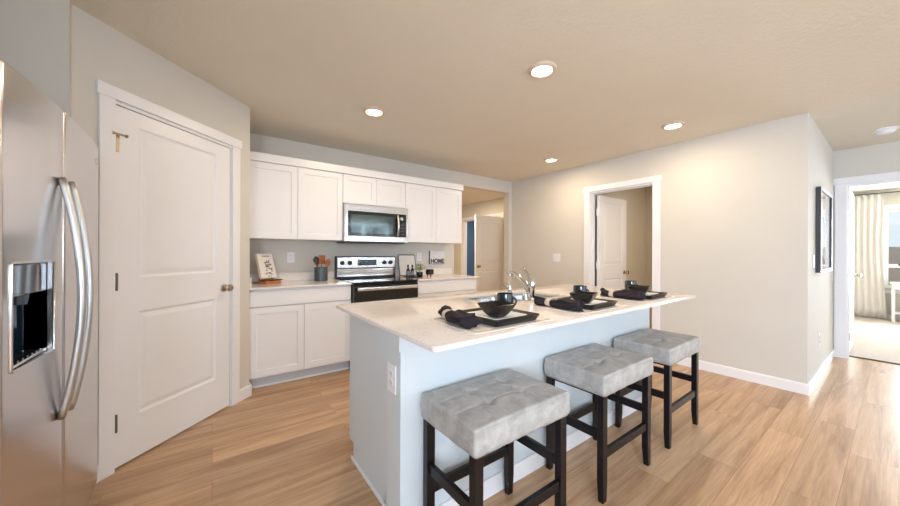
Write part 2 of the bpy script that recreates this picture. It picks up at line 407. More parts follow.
# casings: local frame x along wall, -y to the room, hole a0..a1 up to zt
def casing(name, a0, a1, zt, depth, cw=0.083, head=0.068, loc=(0, 0, 0), rz=0, proud=0.014, both=False):
    t = structe(name, loc, rz)
    for y0, y1, yh0, yh1 in ([(-proud, 0, -proud-0.006, 0)] + ([(depth, depth+proud, depth, depth+proud+0.006)] if both else [])):
        struct('side_casing', box(a0-cw+0.012, a0+0.012, y0, y1, 0, zt, bev=0.002), M_white, t)
        struct('side_casing', box(a1-0.012, a1+cw-0.012, y0, y1, 0, zt, bev=0.002), M_white, t)
        struct('head_casing', box(a0-cw, a1+cw, yh0, yh1, zt, zt+head, bev=0.002), M_white, t)
    j = bmesh.new()
    bx(j, a0, a0+0.018, 0.0005, depth-0.0005, 0, zt); bx(j, a1-0.018, a1, 0.0005, depth-0.0005, 0, zt); bx(j, a0+0.018, a1-0.018, 0.0005, depth-0.0005, zt-0.018, zt)
    bx(j, a0+0.018, a0+0.03, 0.045, 0.08, 0, zt-0.018); bx(j, a1-0.03, a1-0.018, 0.045, 0.08, 0, zt-0.018); bx(j, a0+0.03, a1-0.03, 0.045, 0.08, zt-0.03, zt-0.018)
    struct('jamb', j, M_white, t)
    return t

def knob_bm(y0=0, s=-1):
    """round door knob whose axis is local y, sticking out towards s"""
    bm = bmesh.new()
    pr = [(0.031, 0), (0.031, 0.004), (0.026, 0.009), (0.012, 0.012), (0.011, 0.028), (0.02, 0.036), (0.027, 0.046), (0.028, 0.056), (0.022, 0.066), (0.0, 0.069)]
    return lathe(bm, [(r, y0+s*h) for r, h in pr], n=24, axis='y')
def door_leaf(root, w, h, t, m=M_white, knobm=None, kx=None, zc=(0.25, 0.86, 1.06, 1.955), kz=0.94, panel_in=0.125):
    lf = struct('door_panel', leaf(w, h, t, [(panel_in, w-panel_in, zc[0], zc[1]), (panel_in, w-panel_in, zc[2], zc[3])], DOORPROF), m, root)
    kx = w-0.068 if kx is None else kx
    for y, s in ((0, -1), (t, 1)):
        k = struct('door_knob', knob_bm(y, s), knobm or M_nickel, root, smooth=30); k.location = (kx, 0, kz)
    return lf
def hinge(root, x, y, z, m=M_nickel, w=0.028, pin=True):
    bm = bmesh.new(); bx(bm, x-w/2, x+w/2, y-0.003, y, z-0.045, z+0.045, bev=0.001, seg=1)
    if pin: lathe(bm, [(0.006, z-0.05), (0.006, z+0.05)], (x, y-0.006, 0), n=10)
    return struct('hinge', bm, m, root)

# pantry door (closed, angled corner)
casing('trim_pantry_door', 0.172, 1.0, 2.085, 0.12, cw=0.075, loc=tuple(PA-PE*PLEN), rz=PI/4)
d1 = structe('door_1', PA-PE*PLEN+PE*0.1935-PN*0.006, PI/4)
door_leaf(d1, 0.785, 2.05, 0.035, kx=0.785-0.055, zc=(0.255, 0.868, 1.07, 1.965), kz=0.945).location = (0, 0, 0.0)
for ch in d1.children: ch.location.z += 0.012
for z in (0.265, 1.065): hinge(d1, 0.004, -0.001, z, m=M_hinge, w=0.022)
hb = bmesh.new(); bx(hb, -0.008, 0.018, -0.006, 0, 1.80, 1.90, bev=0.001, seg=1); tube(hb, [(-0.022, -0.02, 1.895), (0.034, -0.026, 1.895)], 0.006, 8); tube(hb, [(0.034, -0.026, 1.895), (0.041, -0.026, 1.895)], 0.010, 8); tube(hb, [(-0.028, -0.02, 1.895), (-0.022, -0.02, 1.895)], 0.010, 8); tube(hb, [(0.004, 0, 1.895), (0.004, -0.024, 1.895)], 0.005, 8)
struct('hinge_door_stop', hb, M_nickel, d1)
bm = box(0.02, 0.98, 0.6, 0.61, 0.0, 2.4); o = struct('wall_pantry_inside', bm, M_wall); pantry_frame(o)

# laundry doorway in the right wall
casing('trim_laundry_door', -2.54, -1.715, 2.085, 0.12, loc=(XR, 0, 0), rz=-PI/2, head=0.07, both=True)
d2 = structe('door_2', (XR+0.125, 2.505, 0.012), 0)
door_leaf(d2, 0.77, 2.04, 0.035, knobm=M_brass)
for z in (0.24, 1.06, 1.80):
    bm = bmesh.new(); bx(bm, -0.028, -0.001, -0.004, 0.03, z-0.05, z+0.05, bev=0.001, seg=1); lathe(bm, [(0.008, z-0.052), (0.008, z+0.052)], (-0.008, -0.008, 0), n=10)
    struct('hinge', bm, M_white, d2)
d2.location = (XR+0.14, 2.47, 0.012)

# hall door standing open
d3 = structe('door_3', (4.475, 5.245, 0.012), 0)
door_leaf(d3, 0.80, 2.03, 0.035, kx=0.07, knobm=M_brass, zc=(0.25, 0.85, 1.05, 1.895))
casing('trim_hall_door', -6.70, -5.30, 2.08, 0.12, loc=(5.28, 0, 0), rz=-PI/2, head=0.068, both=False)

# bedroom doorway
casing('trim_bedroom_door', -0.385, 0.475, 2.07, 0.14, loc=(XD, 0, 0), rz=-PI/2, head=0.075, cw=0.092, both=True)
d4 = structe('door_4', (6.245, 0.366, 0.02), 0)
door_leaf(d4, 0.79, 2.02, 0.035, knobm=M_nickel)
for z in (0.22, 1.02, 1.80):
    bm = bmesh.new(); bx(bm, -0.032, 0.012, -0.005, 0.0, z-0.05, z+0.05, bev=0.001, seg=1); lathe(bm, [(0.007, z-0.052), (0.007, z+0.052)], (-0.008, -0.008, 0), n=10)
    struct('hinge', bm, M_nickel, d4)
# closed laundry room side (kept plain) and rear windows
def window(name, axis, t0, t1, a0, a1, z0, z1, nx=2, mid=None):
    """frame + panes in a wall opening"""
    r = structe(name)
    f = bmesh.new(); tm = (t0+t1)/2; fw_ = 0.05
    def b2(bm, a, b, p, q, za, zb):
        if axis == 'x': bx(bm, p, q, a, b, za, zb)
        else: bx(bm, a, b, p, q, za, zb)
    b2(f, a0, a1, tm-0.03, tm+0.03, z0, z0+fw_); b2(f, a0, a1, tm-0.03, tm+0.03, z1-fw_, z1)
    step = (a1-a0)/nx
    for i in range(nx+1):
        a = a0+i*step; lo = a if i == 0 else a-fw_/2; hi = a if i == nx else a+fw_/2
        if i == 0: hi = a+fw_
        if i == nx: lo = a-fw_
        b2(f, lo, hi, tm-0.03, tm+0.03, z0+fw_, z1-fw_)
    if mid: b2(f, a0+fw_, a1-fw_, tm-0.029, tm+0.029, mid-0.03, mid+0.03)
    struct('window_frame', f, M_blind, r)
    p = bmesh.new(); b2(p, a0+fw_, a1-fw_, tm-0.003, tm+0.003, z0+fw_, z1-fw_); struct('pane', p, M_pane, r)
    return r
window('window_1', 'y', YR-0.12, YR, -0.2, 2.6, 0.1, 2.3, 3)
window('window_2', 'y', YR-0.12, YR, 3.5, 5.5, 0.1, 2.3, 2)
window('window_3', 'x', XL-0.12, XL, -3.1, -1.3, 0.7, 2.1, 2)
window('window_4', 'x', 10.42, 10.54, -1.75, 0.18, 0.60, 2.10, 2, mid=1.02)
bm = bmesh.new(); bx(bm, 10.40, 10.418, -1.83, -1.75, 0.52, 2.18); bx(bm, 10.40, 10.418, 0.18, 0.26, 0.52, 2.18); bx(bm, 10.40, 10.418, -1.75, 0.18, 2.10, 2.18); bx(bm, 10.39, 10.418, -1.86, 0.29, 0.50, 0.56)
struct('trim_bedroom_window', bm, M_white)
tag(obj('garden_fence', box(13.0, 13.06, -6, 4, -0.3, 1.42), M_fence), 'pale board fence seen through the bedroom window', 'fence')
struct('ground_outside', box(10.6, 16, -8, 8, -0.4, -0.3), M_grass)

# ---------------------------------------------------------------- refrigerator
FRX = -0.455
fr = thing('refrigerator', 'stainless steel side by side refrigerator with twin bowed handles', 'refrigerator', (-0.8, 1.86, 0))
def L3(o, root):                                                    # put a world-built mesh under a root placed elsewhere
    o.location = (-root.location.x, -root.location.y, -root.location.z); return o
fr.location = (0, 0, 0)
obj('cabinet_body', box(-1.17, -0.515, 1.405, 2.32, 0.03, 1.765, bev=0.006), M_black, fr)
obj('toe_grille', box(-0.56, -0.50, 1.42, 2.31, 0.015, 0.10, bev=0.004), mat('grey_grille', srgb(130, 134, 140), 0.4, 0.4), fr)
def frx(y):                                                         # gentle common bow of the two doors
    u = (y-1.865)/0.465; return -0.4575+0.0185*(1-u*u)
def fridge_door(name, y0, y1, z0, z1, hole=None):
    R = 0.014; ys = set(); zs = set()
    for k in range(7): ys |= {y0+R*k/6, y1-R*k/6}; zs |= {z0+R*k/6, z1-R*k/6}
    for k in range(1, 16): ys.add(y0+R+(y1-y0-2*R)*k/16)
    zs |= {z0+(z1-z0)*k/6 for k in range(1, 6)}
    if hole:
        ys = {y for y in ys if min(abs(y-hole[0]), abs(y-hole[1])) > 0.003} | {hole[0], hole[1]}
        zs |= {hole[2], hole[3]}
    ys = sorted(ys); zs = sorted(zs)
    bm = bmesh.new()
    def X(y, z):
        def dr(d):
            return 0 if d >= R else R*(1-math.sqrt(max(0, 1-(1-d/R)**2)))
        return frx(y)-dr(min(y-y0, y1-y))*0.8-dr(min(z-z0, z1-z))
    g = [[bm.verts.new((X(y, z), y, z)) for z in zs] for y in ys]
    for i in range(len(ys)-1):
        for j in range(len(zs)-1):
            ym, zm = (ys[i]+ys[i+1])/2, (zs[j]+zs[j+1])/2
            if hole and hole[0] < ym < hole[1] and hole[2] < zm < hole[3]: continue
            bm.faces.new((g[i][j], g[i+1][j], g[i+1][j+1], g[i][j+1]))
    xb = -0.51
    be = [e for e in bm.edges if len(e.link_faces) == 1]
    for e in be:
        a, b = e.verts
        inner = hole and all(hole[0]-1e-4 <= v.co.y <= hole[1]+1e-4 and hole[2]-1e-4 <= v.co.z <= hole[3]+1e-4 for v in (a, b))
        c = [bm.verts.new((xb if not inner else xb+0.005, v.co.y, v.co.z)) for v in (a, b)]
        bm.faces.new((a, b, c[1], c[0]))
    bmesh.ops.remove_doubles(bm, verts=bm.verts, dist=1e-5)
    return obj(name, bm, M_steel, fr, smooth=50)
YG = 1.790
HL = (1.452, 1.700, 0.900, 1.200)
dl = fridge_door('freezer_door', 1.402, YG-0.0035, 0.105, 1.755, HL)
dr_ = fridge_door('fresh_food_door', YG+0.0035, 2.328, 0.105, 1.755)
obj('door_gasket', box(-0.512, -0.475, YG-0.003, YG+0.003, 0.11, 1.75), M_seal, fr)
def bow_handle(y, par):
    bm = bmesh.new(); n = 26; pts = []
    for i in range(n+1):
        u = i/n; z = 0.645+0.85*u; s = math.sin(PI*u)**0.8 if 0 < u < 1 else 0
        pts.append((frx(y)+0.006+0.050*s, y, z))
    tube(bm, pts, 0.0115, 14, flat=1.25)
    return obj('door_handle', bm, mat('satin_handle_metal', srgb(205, 208, 210), 0.3, 1.0), par, smooth='all')
bow_handle(1.741, dl); bow_handle(1.826, dr_)
# dispenser
bm = bmesh.new(); pts = []
for cy_, cz_, a0 in ((HL[1]-0.004, HL[3]-0.004, 0), (HL[0]+0.004, HL[3]-0.004, PI/2), (HL[0]+0.004, HL[2]+0.004, PI), (HL[1]-0.004, HL[2]+0.004, 1.5*PI)):
    for i in range(6):
        a = a0+PI/2*i/5; y_ = cy_+0.007*math.cos(a); pts.append((frx(y_)+0.0005, y_, cz_+0.007*math.sin(a)))
pts.append(pts[0]); tube(bm, pts, 0.0042, 8); obj('dispenser_frame', bm, M_steel_pol, dl, smooth='all')
bm = bmesh.new()
y0, y1, z0, z1 = HL; xf, xb = frx(1.452)-0.001, -0.507
fcs = [[(xb, y0, z0), (xb, y1, z0), (xb, y1, z1), (xb, y0, z1)], [(xf, y0, z0), (xb, y0, z0+0.0), (xb, y0, z1), (xf, y0, z1)], [(xf, y1, z0), (xb, y1, z0), (xb, y1, z1), (xf, y1, z1)], [(xf, y0, z1), (xf, y1, z1), (xb, y1, z1), (xb, y0, z1)], [(xf, y0, z0), (xf, y1, z0), (xb, y1, z0), (xb, y0, z0)]]
for f in fcs: bm.faces.new([bm.verts.new(c) for c in f])
obj('dispenser_recess', bm, mat('dark_blue_recess', srgb(24, 44, 62), 0.12, spec=0.8), dl)
obj('control_panel', box(xb+0.002, xf-0.001, y0+0.002, y1-0.002, 1.105, z1-0.002, bev=0.004), mat('mirror_control_panel', srgb(120, 124, 132), 0.08, 0.9), dl)
bm = bmesh.new(); lathe(bm, [(0.020, 1.075), (0.024, 1.105)], (xb+0.03, 1.56, 0), n=20); bx(bm, xb+0.012, xb+0.018, 1.53, 1.60, 1.0, 1.07, bev=0.002)
obj('dispenser_nozzle', bm, mat('blue_grey_paddle', srgb(60, 76, 92), 0.2), dl)
bm = bmesh.new(); bx(bm, xb+0.002, xf, y0+0.004, y1-0.004, 0.902, 0.912, bev=0.002)
for k in range(7): bx(bm, xb+0.008, xf-0.004, y0+0.02+k*0.031, y0+0.03+k*0.031, 0.912, 0.916)
obj('drip_tray', bm, M_steel_pol, dl)
bd = bmesh.new(); lathe(bd, [(0.016, 0), (0.016, 0.002), (0.013, 0.003), (0.0, 0.003)], (0, 0, 0), n=24, axis='x')
b_ = obj('round_badge', bd, M_steel_pol, dr_); b_.location = (frx(2.26)+0.0002, 2.26, 1.665); b_.rotation_euler = (0, 0, -0.06)
bm = bmesh.new(); bx(bm, -0.62, -0.49, 1.42, 1.50, 1.766, 1.785, bev=0.006); obj('hinge_cover', bm, M_steel, fr)
bm = bmesh.new(); bx(bm, -0.62, -0.49, 2.23, 2.31, 1.766, 1.785, bev=0.006); obj('hinge_cover', bm, M_steel, fr)

# ---------------------------------------------------------------- upper cabinets, crown, microwave
YU = 3.643
def upper(name, label, x0, x1, z0, doors):
    t = thing(name, label, 'cabinet', (0, 0, 0), group=None)
    bm = bmesh.new(); bx(bm, x0, x1, YU+0.0205, YB-0.001, z0, 2.16); obj('body', bm, M_cab, t)
    obj('door_reveal', box(x0+0.004, x1-0.004, YU+0.0195, YU+0.0203, z0+0.003, 2.112), M_gap, t)
    for a, b in doors: shaker('door', a+0.002, b-0.002, z0+0.003, 2.110, YU, t)
    return t
upper('wall_cabinet', 'tall white shaker double wall cabinet beside pantry wall, left of microwave', 0.2555, 1.168, 1.37, [(0.257, 0.706), (0.706, 1.168)])
upper('wall_cabinet', 'short white shaker double wall cabinet directly above the microwave', 1.170, 1.952, 1.792, [(1.170, 1.565), (1.565, 1.952)])
upper('wall_cabinet', 'tall white shaker double wall cabinet right of microwave, beside hall opening', 1.954, 2.848, 1.37, [(1.954, 2.412), (2.412, 2.848)])
bm = bmesh.new(); bx(bm, 0.2555, 2.862, 3.625, 3.648, 2.115, 2.197, bev=0.003); bx(bm, 2.849, 2.862, 3.648, YB-0.001, 2.115, 2.197, bev=0.002)
bx(bm, 0.2555, 2.849, 3.648, YB-0.001, 2.161, 2.19)
struct('trim_cabinet_crown', bm, M_cab)

mw = thing('microwave', 'stainless over-the-range microwave with curved handle and black window', 'microwave')
x0, x1, z0, z1 = 1.172, 1.948, 1.360, 1.778; yf = 3.570
obj('body', box(x0, x1, yf+0.035, YB-0.002, z0, z1, bev=0.003), M_steel, mw)
obj('vent_base', box(x0+0.02, x1-0.02, yf+0.06, YB-0.05, z0-0.014, z0-0.0005), M_black, mw)
fr_ = bmesh.new()
bx(fr_, x0, x1, yf, yf+0.034, 1.70, z1, bev=0.004); bx(fr_, x0, x1, yf, yf+0.034, z0, 1.425, bev=0.004); bx(fr_, x0, x0+0.030, yf+0.001, yf+0.034, 1.42, 1.705)
bx(fr_, x1-0.022, x1, yf+0.001, yf+0.034, 1.42, 1.705)
obj('front_frame', fr_, M_steel, mw)
dd = obj('door', box(x0+0.030, 1.788, yf+0.004, yf+0.034, 1.425, 1.70), M_blackglass, mw)
obj('window', box(x0+0.065, 1.755, yf+0.0015, yf+0.0035, 1.455, 1.665, bev=0.0008, seg=1), mat('grey_mesh_window', srgb(84, 94, 94), 0.08, 0.7), dd)
bm = bmesh.new(); n = 16
tube(bm, [(1.803, yf-0.004-0.030*math.sin(PI*i/n), 1.432+0.258*i/n) for i in range(n+1)], 0.012, 12, flat=1.2)
obj('door_handle', bm, mat('bright_handle_metal', srgb(225, 225, 222), 0.22, 1.0), dd, smooth='all')
cp = obj('control_panel', box(1.79, x1-0.022, yf+0.004, yf+0.034, 1.425, 1.70), M_blackglass, mw)
bm = bmesh.new(); lathe(bm, [(0.022, 0), (0.022, -0.012), (0.018, -0.016), (0, -0.016)], (1.86, yf+0.004, 1.645), n=24, axis='y'); obj('dial', bm, M_steel_pol, cp, smooth=30)
bm = bmesh.new()
for k in range(4):
    for j in range(3): bx(bm, 1.828+j*0.026, 1.845+j*0.026, yf+0.002, yf+0.0045, 1.45+k*0.038, 1.465+k*0.038)
obj('button', bm, mat('dim_key_print', srgb(84, 90, 96), 0.5), cp)['kind'] = 'stuff'

# ---------------------------------------------------------------- base cabinets, worktops
def base_cab(label, x0, x1, split, y0=3.370):
    t = thing('base_cabinet', label, 'cabinet')
    bm = bmesh.new(); bx(bm, x0, x1, y0+0.0205, YB-0.001, 0.102, 0.899); bx(bm, x0, x1, y0+0.085, YB-0.05, 0.0, 0.102)
    obj('body', bm, M_cab, t)
    obj('reveal', box(x0+0.004, x1-0.004, y0+0.0195, y0+0.0203, 0.112, 0.884), M_reveal, t)
    obj('drawer_front', box(x0+0.004, x1-0.003, y0, y0+0.019, 0.746, 0.884, bev=0.002, seg=1), M_cab, t)
    for a, b in zip((x0+0.002,)+tuple(split), tuple(split)+(x1-0.001,)): shaker('door', a+0.002, b-0.002, 0.115, 0.736, y0, t)
    obj('toe_kick', box(x0+0.001, x1-0.001, y0+0.068, y0+0.084, 0.018, 0.100), M_toe, t)
    obj('shoe_moulding', box(x0+0.001, x1-0.001, y0+0.058, y0+0.0675, 0.0, 0.020, bev=0.004), M_cab, t)
    return t
base_cab('white shaker base cabinet left of the range, beside pantry wall', 0.2565, 1.172, [0.714])
base_cab('white shaker base cabinet right of the range, beside hall opening', 1.956, 2.888, [2.42])
def slab_hole(x0, x1, y0, y1, z0, z1, hole=None, bev=0.004):
    bm = bmesh.new()
    if not hole:
        bx(bm, x0, x1, y0, y1, z0, z1, bev=bev); return bm
    hx0, hx1, hy0, hy1 = hole; xs = [x0, hx0, hx1, x1]; ys = [y0, hy0, hy1, y1]
    for z in (z0, z1):
        g = [[bm.verts.new((x, y, z)) for y in ys] for x in xs]
        for i in range(3):
            for j in range(3):
                if i == 1 and j == 1: continue
                bm.faces.new((g[i][j], g[i+1][j], g[i+1][j+1], g[i][j+1]))
        if z == z0: g0 = g
    def side(a, b): bm.faces.new((g0[a[0]][a[1]], g0[b[0]][b[1]], g[b[0]][b[1]], g[a[0]][a[1]]))
    for k in range(3): side((k, 0), (k+1, 0)); side((k, 3), (k+1, 3)); side((0, k), (0, k+1)); side((3, k), (3, k+1))
    for a, b in (((1, 1), (2, 1)), ((2, 1), (2, 2)), ((2, 2), (1, 2)), ((1, 2), (1, 1))): side(a, b)
    bmesh.ops.recalc_face_normals(bm, faces=bm.faces)
    # round the four vertical corners and soften the rims
    def corner(e): return abs(e.verts[0].co.z-e.verts[1].co.z) > 0.01
    oc = [e for e in bm.edges if corner(e) and (e.verts[0].co.x in (x0, x1) or min(abs(e.verts[0].co.x-x0), abs(e.verts[0].co.x-x1)) < 1e-4) and min(abs(e.verts[0].co.y-y0), abs(e.verts[0].co.y-y1)) < 1e-4]
    ic = [e for e in bm.edges if corner(e) and min(abs(e.verts[0].co.x-hx0), abs(e.verts[0].co.x-hx1)) < 1e-4 and min(abs(e.verts[0].co.y-hy0), abs(e.verts[0].co.y-hy1)) < 1e-4]
    bmesh.ops.bevel(bm, geom=oc, offset=0.018, segments=5, affect='EDGES', profile=0.5)
    ic = [e for e in ic if e.is_valid]
    bmesh.ops.bevel(bm, geom=ic, offset=0.05, segments=6, affect='EDGES', profile=0.5)
    rim = [e for e in bm.edges if len(e.link_faces) == 2 and e.calc_face_angle(0) > 1.2]
    bmesh.ops.bevel(bm, geom=rim, offset=0.003, segments=2, affect='EDGES', profile=0.5)
    return bm
ct = tag(obj('countertop', slab_hole(0.2565, 1.174, 3.349, YB-0.001, 0.900, 0.920), M_quartz), 'ivory quartz countertop on the base cabinet left of the range', 'countertop')
obj('backsplash', box(0.2565, 1.174, YB-0.021, YB-0.001, 0.9205, 1.011, bev=0.002), M_quartz, ct)
obj('side_splash', box(0.2565, 0.277, 3.365, YB-0.022, 0.9205, 1.011, bev=0.002), M_quartz, ct)
ct = tag(obj('countertop', slab_hole(1.955, 2.925, 3.349, YB-0.001, 0.900, 0.920), M_quartz), 'ivory quartz countertop on the base cabinet right of the range', 'countertop')
obj('backsplash', box(1.955, 2.925, YB-0.021, YB-0.001, 0.9205, 1.011, bev=0.002), M_quartz, ct)

# ---------------------------------------------------------------- range
rg = thing('electric_range', 'stainless and black electric range between the two base cabinets', 'range')
x0, x1 = 1.1775, 1.9475
obj('body', box(x0, x1, 3.34, 3.985, 0.02, 0.901, bev=0.003), M_black, rg)
ck = obj('cooktop', box(x0, x1, 3.315, 3.93, 0.902, 0.924, bev=0.005), M_blackglass, rg)
for (cx, cy, r) in ((1.37, 3.49, 0.11), (1.76, 3.49, 0.085), (1.37, 3.75, 0.075), (1.76, 3.75, 0.1)):
    bm = bmesh.new(); rr = r; lathe(bm, [(rr, 0.9243), (rr, 0.9246), (rr-0.003, 0.9246), (rr-0.003, 0.9243)], (cx, cy, 0), n=36, close=True)
    obj('burner_marking', bm, M_burner, ck)
od = obj('oven_door', box(x0+0.004, x1-0.004, 3.310, 3.339, 0.20, 0.892, bev=0.004), M_blackglass, rg)
obj('oven_window', box(x0+0.12, x1-0.12, 3.3085, 3.3105, 0.36, 0.70, bev=0.0006, seg=1), M_glassdark, od)
bm = bmesh.new(); bx(bm, x0+0.03, x1-0.03, 3.268, 3.288, 0.832, 0.872, bev=0.008, seg=3)
for x in (x0+0.06, x1-0.06): bx(bm, x-0.012, x+0.012, 3.284, 3.3105, 0.842, 0.862)
obj('door_handle', bm, mat('steel_handle', srgb(215, 218, 220), 0.24, 1.0), od, smooth=40)
obj('warming_drawer', box(x0+0.004, x1-0.004, 3.312, 3.339, 0.035, 0.19, bev=0.004), M_steel, rg)
bm = bmesh.new()
ff = [(3.905, 0.9245), (3.905, 1.180), (3.93, 1.190), (3.968, 1.190), (3.968, 0.9245)]
a = [bm.verts.new((x0, y, z)) for y, z in ff]; b = [bm.verts.new((x1, y, z)) for y, z in ff]
for i in range(5): bm.faces.new((a[i], a[(i+1) % 5], b[(i+1) % 5], b[i]))
bm.faces.new(a); bm.faces.new(b)
bg = obj('backguard', bm, M_black, rg)
obj('control_fascia', box(x0+0.012, x1-0.012, 3.893, 3.904, 1.050, 1.178, bev=0.002), M_steel, bg)
obj('lower_fascia', box(x0+0.012, x1-0.012, 3.898, 3.9045, 0.945, 1.040, bev=0.002), M_steel_pol, bg)
obj('display', box(1.432, 1.675, 3.889, 3.8925, 1.078, 1.148, bev=0.0012, seg=1), M_blackglass, bg)
bm = bmesh.new()
for k in range(9):
    for j in range(2):
        if 3 <= k <= 4: continue
        bx(bm, 1.445+k*0.025, 1.457+k*0.025, 3.8882, 3.8888, 1.092+j*0.025, 1.098+j*0.025)
bx(bm, 1.525, 1.56, 3.8882, 3.8888, 1.116, 1.134)
obj('display_marking', bm, mat('display_glow_print', srgb(110, 130, 140), 0.5), bg)
for kx in (1.245, 1.335, 1.783, 1.868):
    bm = bmesh.new(); lathe(bm, [(0.026, 0), (0.026, -0.008), (0.021, -0.012), (0.020, -0.028), (0.017, -0.031), (0, -0.031)], (kx, 3.8925, 1.112), n=24, axis='y'); bx(bm, kx-0.003, kx+0.003, 3.858, 3.864, 1.097, 1.130)
    obj('knob', bm, M_black, bg, smooth=30)

# ---------------------------------------------------------------- island
isl = thing('kitchen_island', 'white kitchen island cabinet with overhanging seating side', 'kitchen island', (0, 0, 0))
IX0, IX1 = 0.681, 2.945
SK = (1.42, 2.14, 1.49, 1.855)
bm = bmesh.new()
bx(bm, IX0, SK[0]-0.03, 1.362, 1.980, 0.10, 0.899); bx(bm, SK[1]+0.03, IX1, 1.362, 1.980, 0.10, 0.899); bx(bm, SK[0]-0.03, SK[1]+0.03, 1.362, 1.980, 0.10, 0.68)
bx(bm, SK[0]-0.03, SK[1]+0.03, 1.95, 1.980, 0.68, 0.899)
bx(bm, IX0, IX1, 1.362, 1.91, 0.0, 0.10)
obj('cabinet_body', bm, M_island, isl)
for i in range(4):
    a = IX0+0.02+i*(IX1-IX0-0.04)/4; b = a+(IX1-IX0-0.04)/4
    w_ = b-a-0.006
    o = obj('door', leaf(w_, 0.73, 0.019, [(0.058, w_-0.058, 0.058, 0.672)], SHAKER, back=False), M_cab, isl)
    o.location = (b-0.003, 1.9995, 0.125); o.rotation_euler = (0, 0, PI)
obj('knee_wall', box(0.638, 2.952, 1.228, 1.361, 0, 0.899), M_island, isl)
bm = bmesh.new(); bx(bm, 0.625, 0.6375, 1.216, 1.41, 0.822, 0.899); bx(bm, 0.6375, 0.684, 1.362, 1.41, 0.822, 0.899); bx(bm, 0.6375, 2.952, 1.216, 1.2275, 0.822, 0.899)

obj('cap_trim', bm, M_island, isl)
bm = bmesh.new()
bx(bm, 0.624, 2.955, 1.215, 1.2275, 0, 0.095, bev=0.003); bx(bm, 0.624, 0.6375, 1.2275, 1.375, 0, 0.095, bev=0.003)

bx(bm, IX0-0.010, IX0-0.0005, 1.375, 1.93, 0, 0.022, bev=0.003)
obj('baseboard', bm, M_white, isl)
it = tag(obj('island_countertop', slab_hole(0.599, 2.985, 0.912, 2.010, 0.900, 0.920, (SK[0], SK[1], SK[2], SK[3])), M_quartz, smooth=40), 'long speckled ivory quartz countertop on the white island', 'countertop')

sk = thing('kitchen_sink', 'stainless double bowl sink set under the island countertop', 'sink')
def basin(x0, x1, y0, y1, zt, zb):
    bm = bmesh.new(); prev = None; n = 8
    for k, (ins, z) in enumerate(((-0.012, zt), (0.0, zt), (0.004, zt-0.02), (0.01, zb+0.03), (0.035, zb), (0.06, zb-0.002))):
        ring = []; rr = 0.05
        for cx, cy, a0 in ((x1-ins-rr, y1-ins-rr, 0), (x0+ins+rr, y1-ins-rr, PI/2), (x0+ins+rr, y0+ins+rr, PI), (x1-ins-rr, y0+ins+rr, 1.5*PI)):
            for i in range(n): a = a0+PI/2*i/(n-1); ring.append(bm.verts.new((cx+rr*math.cos(a), cy+rr*math.sin(a), z)))
        if prev:
            for i in range(len(ring)): bm.faces.new((prev[i], prev[(i+1) % len(ring)], ring[(i+1) % len(ring)], ring[i]))
        prev = ring
    bm.faces.new(prev)
    return bm
mid = (SK[0]+SK[1])/2
obj('basin', basin(SK[0]+0.006, mid-0.012, SK[2]+0.006, SK[3]-0.006, 0.8995, 0.70), M_basin, sk, smooth=40)
obj('basin', basin(mid+0.012, SK[1]-0.006, SK[2]+0.006, SK[3]-0.006, 0.8995, 0.70), M_basin, sk, smooth=40)
bm = bmesh.new(); bx(bm, mid-0.011, mid+0.011, SK[2]-0.005, SK[3]+0.005, 0.876, 0.8992, bev=0.004); obj('divider', bm, M_basin, sk)
for cx in ((SK[0]+mid)/2, (SK[1]+mid)/2):
    obj('drain', lathe(bmesh.new(), [(0.042, 0.699), (0.042, 0.702), (0.03, 0.700), (0, 0.700)], (cx, 1.67, 0), n=24), M_steel_pol, sk, smooth=30)

FX, FY = 1.715, 1.438
fa = thing('kitchen_faucet', 'chrome single lever kitchen faucet with arched spout behind island sink', 'faucet', (FX, FY, 0.9205))
obj('base', lathe(bmesh.new(), [(0.031, 0), (0.031, 0.005), (0.026, 0.012), (0.024, 0.02), (0.024, 0.085), (0.026, 0.09), (0.026, 0.125), (0.021, 0.142), (0.0, 0.148)], n=28), M_steel_pol, fa, smooth=30)
bm = bmesh.new(); P0 = [Vector((0, 0.015, 0.06)), Vector((0.0, 0.07, 0.125)), Vector((0.0, 0.13, 0.172)), Vector((0, 0.18, 0.188)), Vector((0, 0.205, 0.182)), Vector((0, 0.213, 0.165))]
def smooth_pts(P, k=6):
    out = []
    for i in range(len(P)-1):
        p0, p1, p2, p3 = P[max(i-1, 0)], P[i], P[i+1], P[min(i+2, len(P)-1)]
        for j in range(k):
            t = j/k; out.append(0.5*((2*p1)+(-p0+p2)*t+(2*p0-5*p1+4*p2-p3)*t*t+(-p0+3*p1-3*p2+p3)*t**3))
    return out+[P[-1]]
pts = smooth_pts(P0); tube(bm, pts, [0.021-0.004*math.sin(PI*i/len(pts)) for i in range(len(pts))], 16)
obj('spout', bm, M_steel_pol, fa, smooth='all')
bm = bmesh.new(); pts = smooth_pts([Vector((0, 0, 0.135)), Vector((0.0, 0.02, 0.17)), Vector((0.0, 0.055, 0.215)), Vector((0.0, 0.075, 0.235))]); tube(bm, pts, [0.016-0.007*i/len(pts) for i in range(len(pts))], 12)
obj('lever', bm, M_steel_pol, fa, smooth='all')
fa.scale = (0.93, 0.93, 0.93)
sd = thing('soap_dispenser', 'small chrome soap dispenser pump left of the faucet', 'soap dispenser', (1.515, 1.445, 0.9205))
obj('base', lathe(bmesh.new(), [(0.02, 0), (0.02, 0.004), (0.013, 0.012), (0.012, 0.05), (0.015, 0.056), (0.015, 0.075), (0.008, 0.085), (0.006, 0.11), (0, 0.112)], n=20), M_steel_pol, sd, smooth=30)
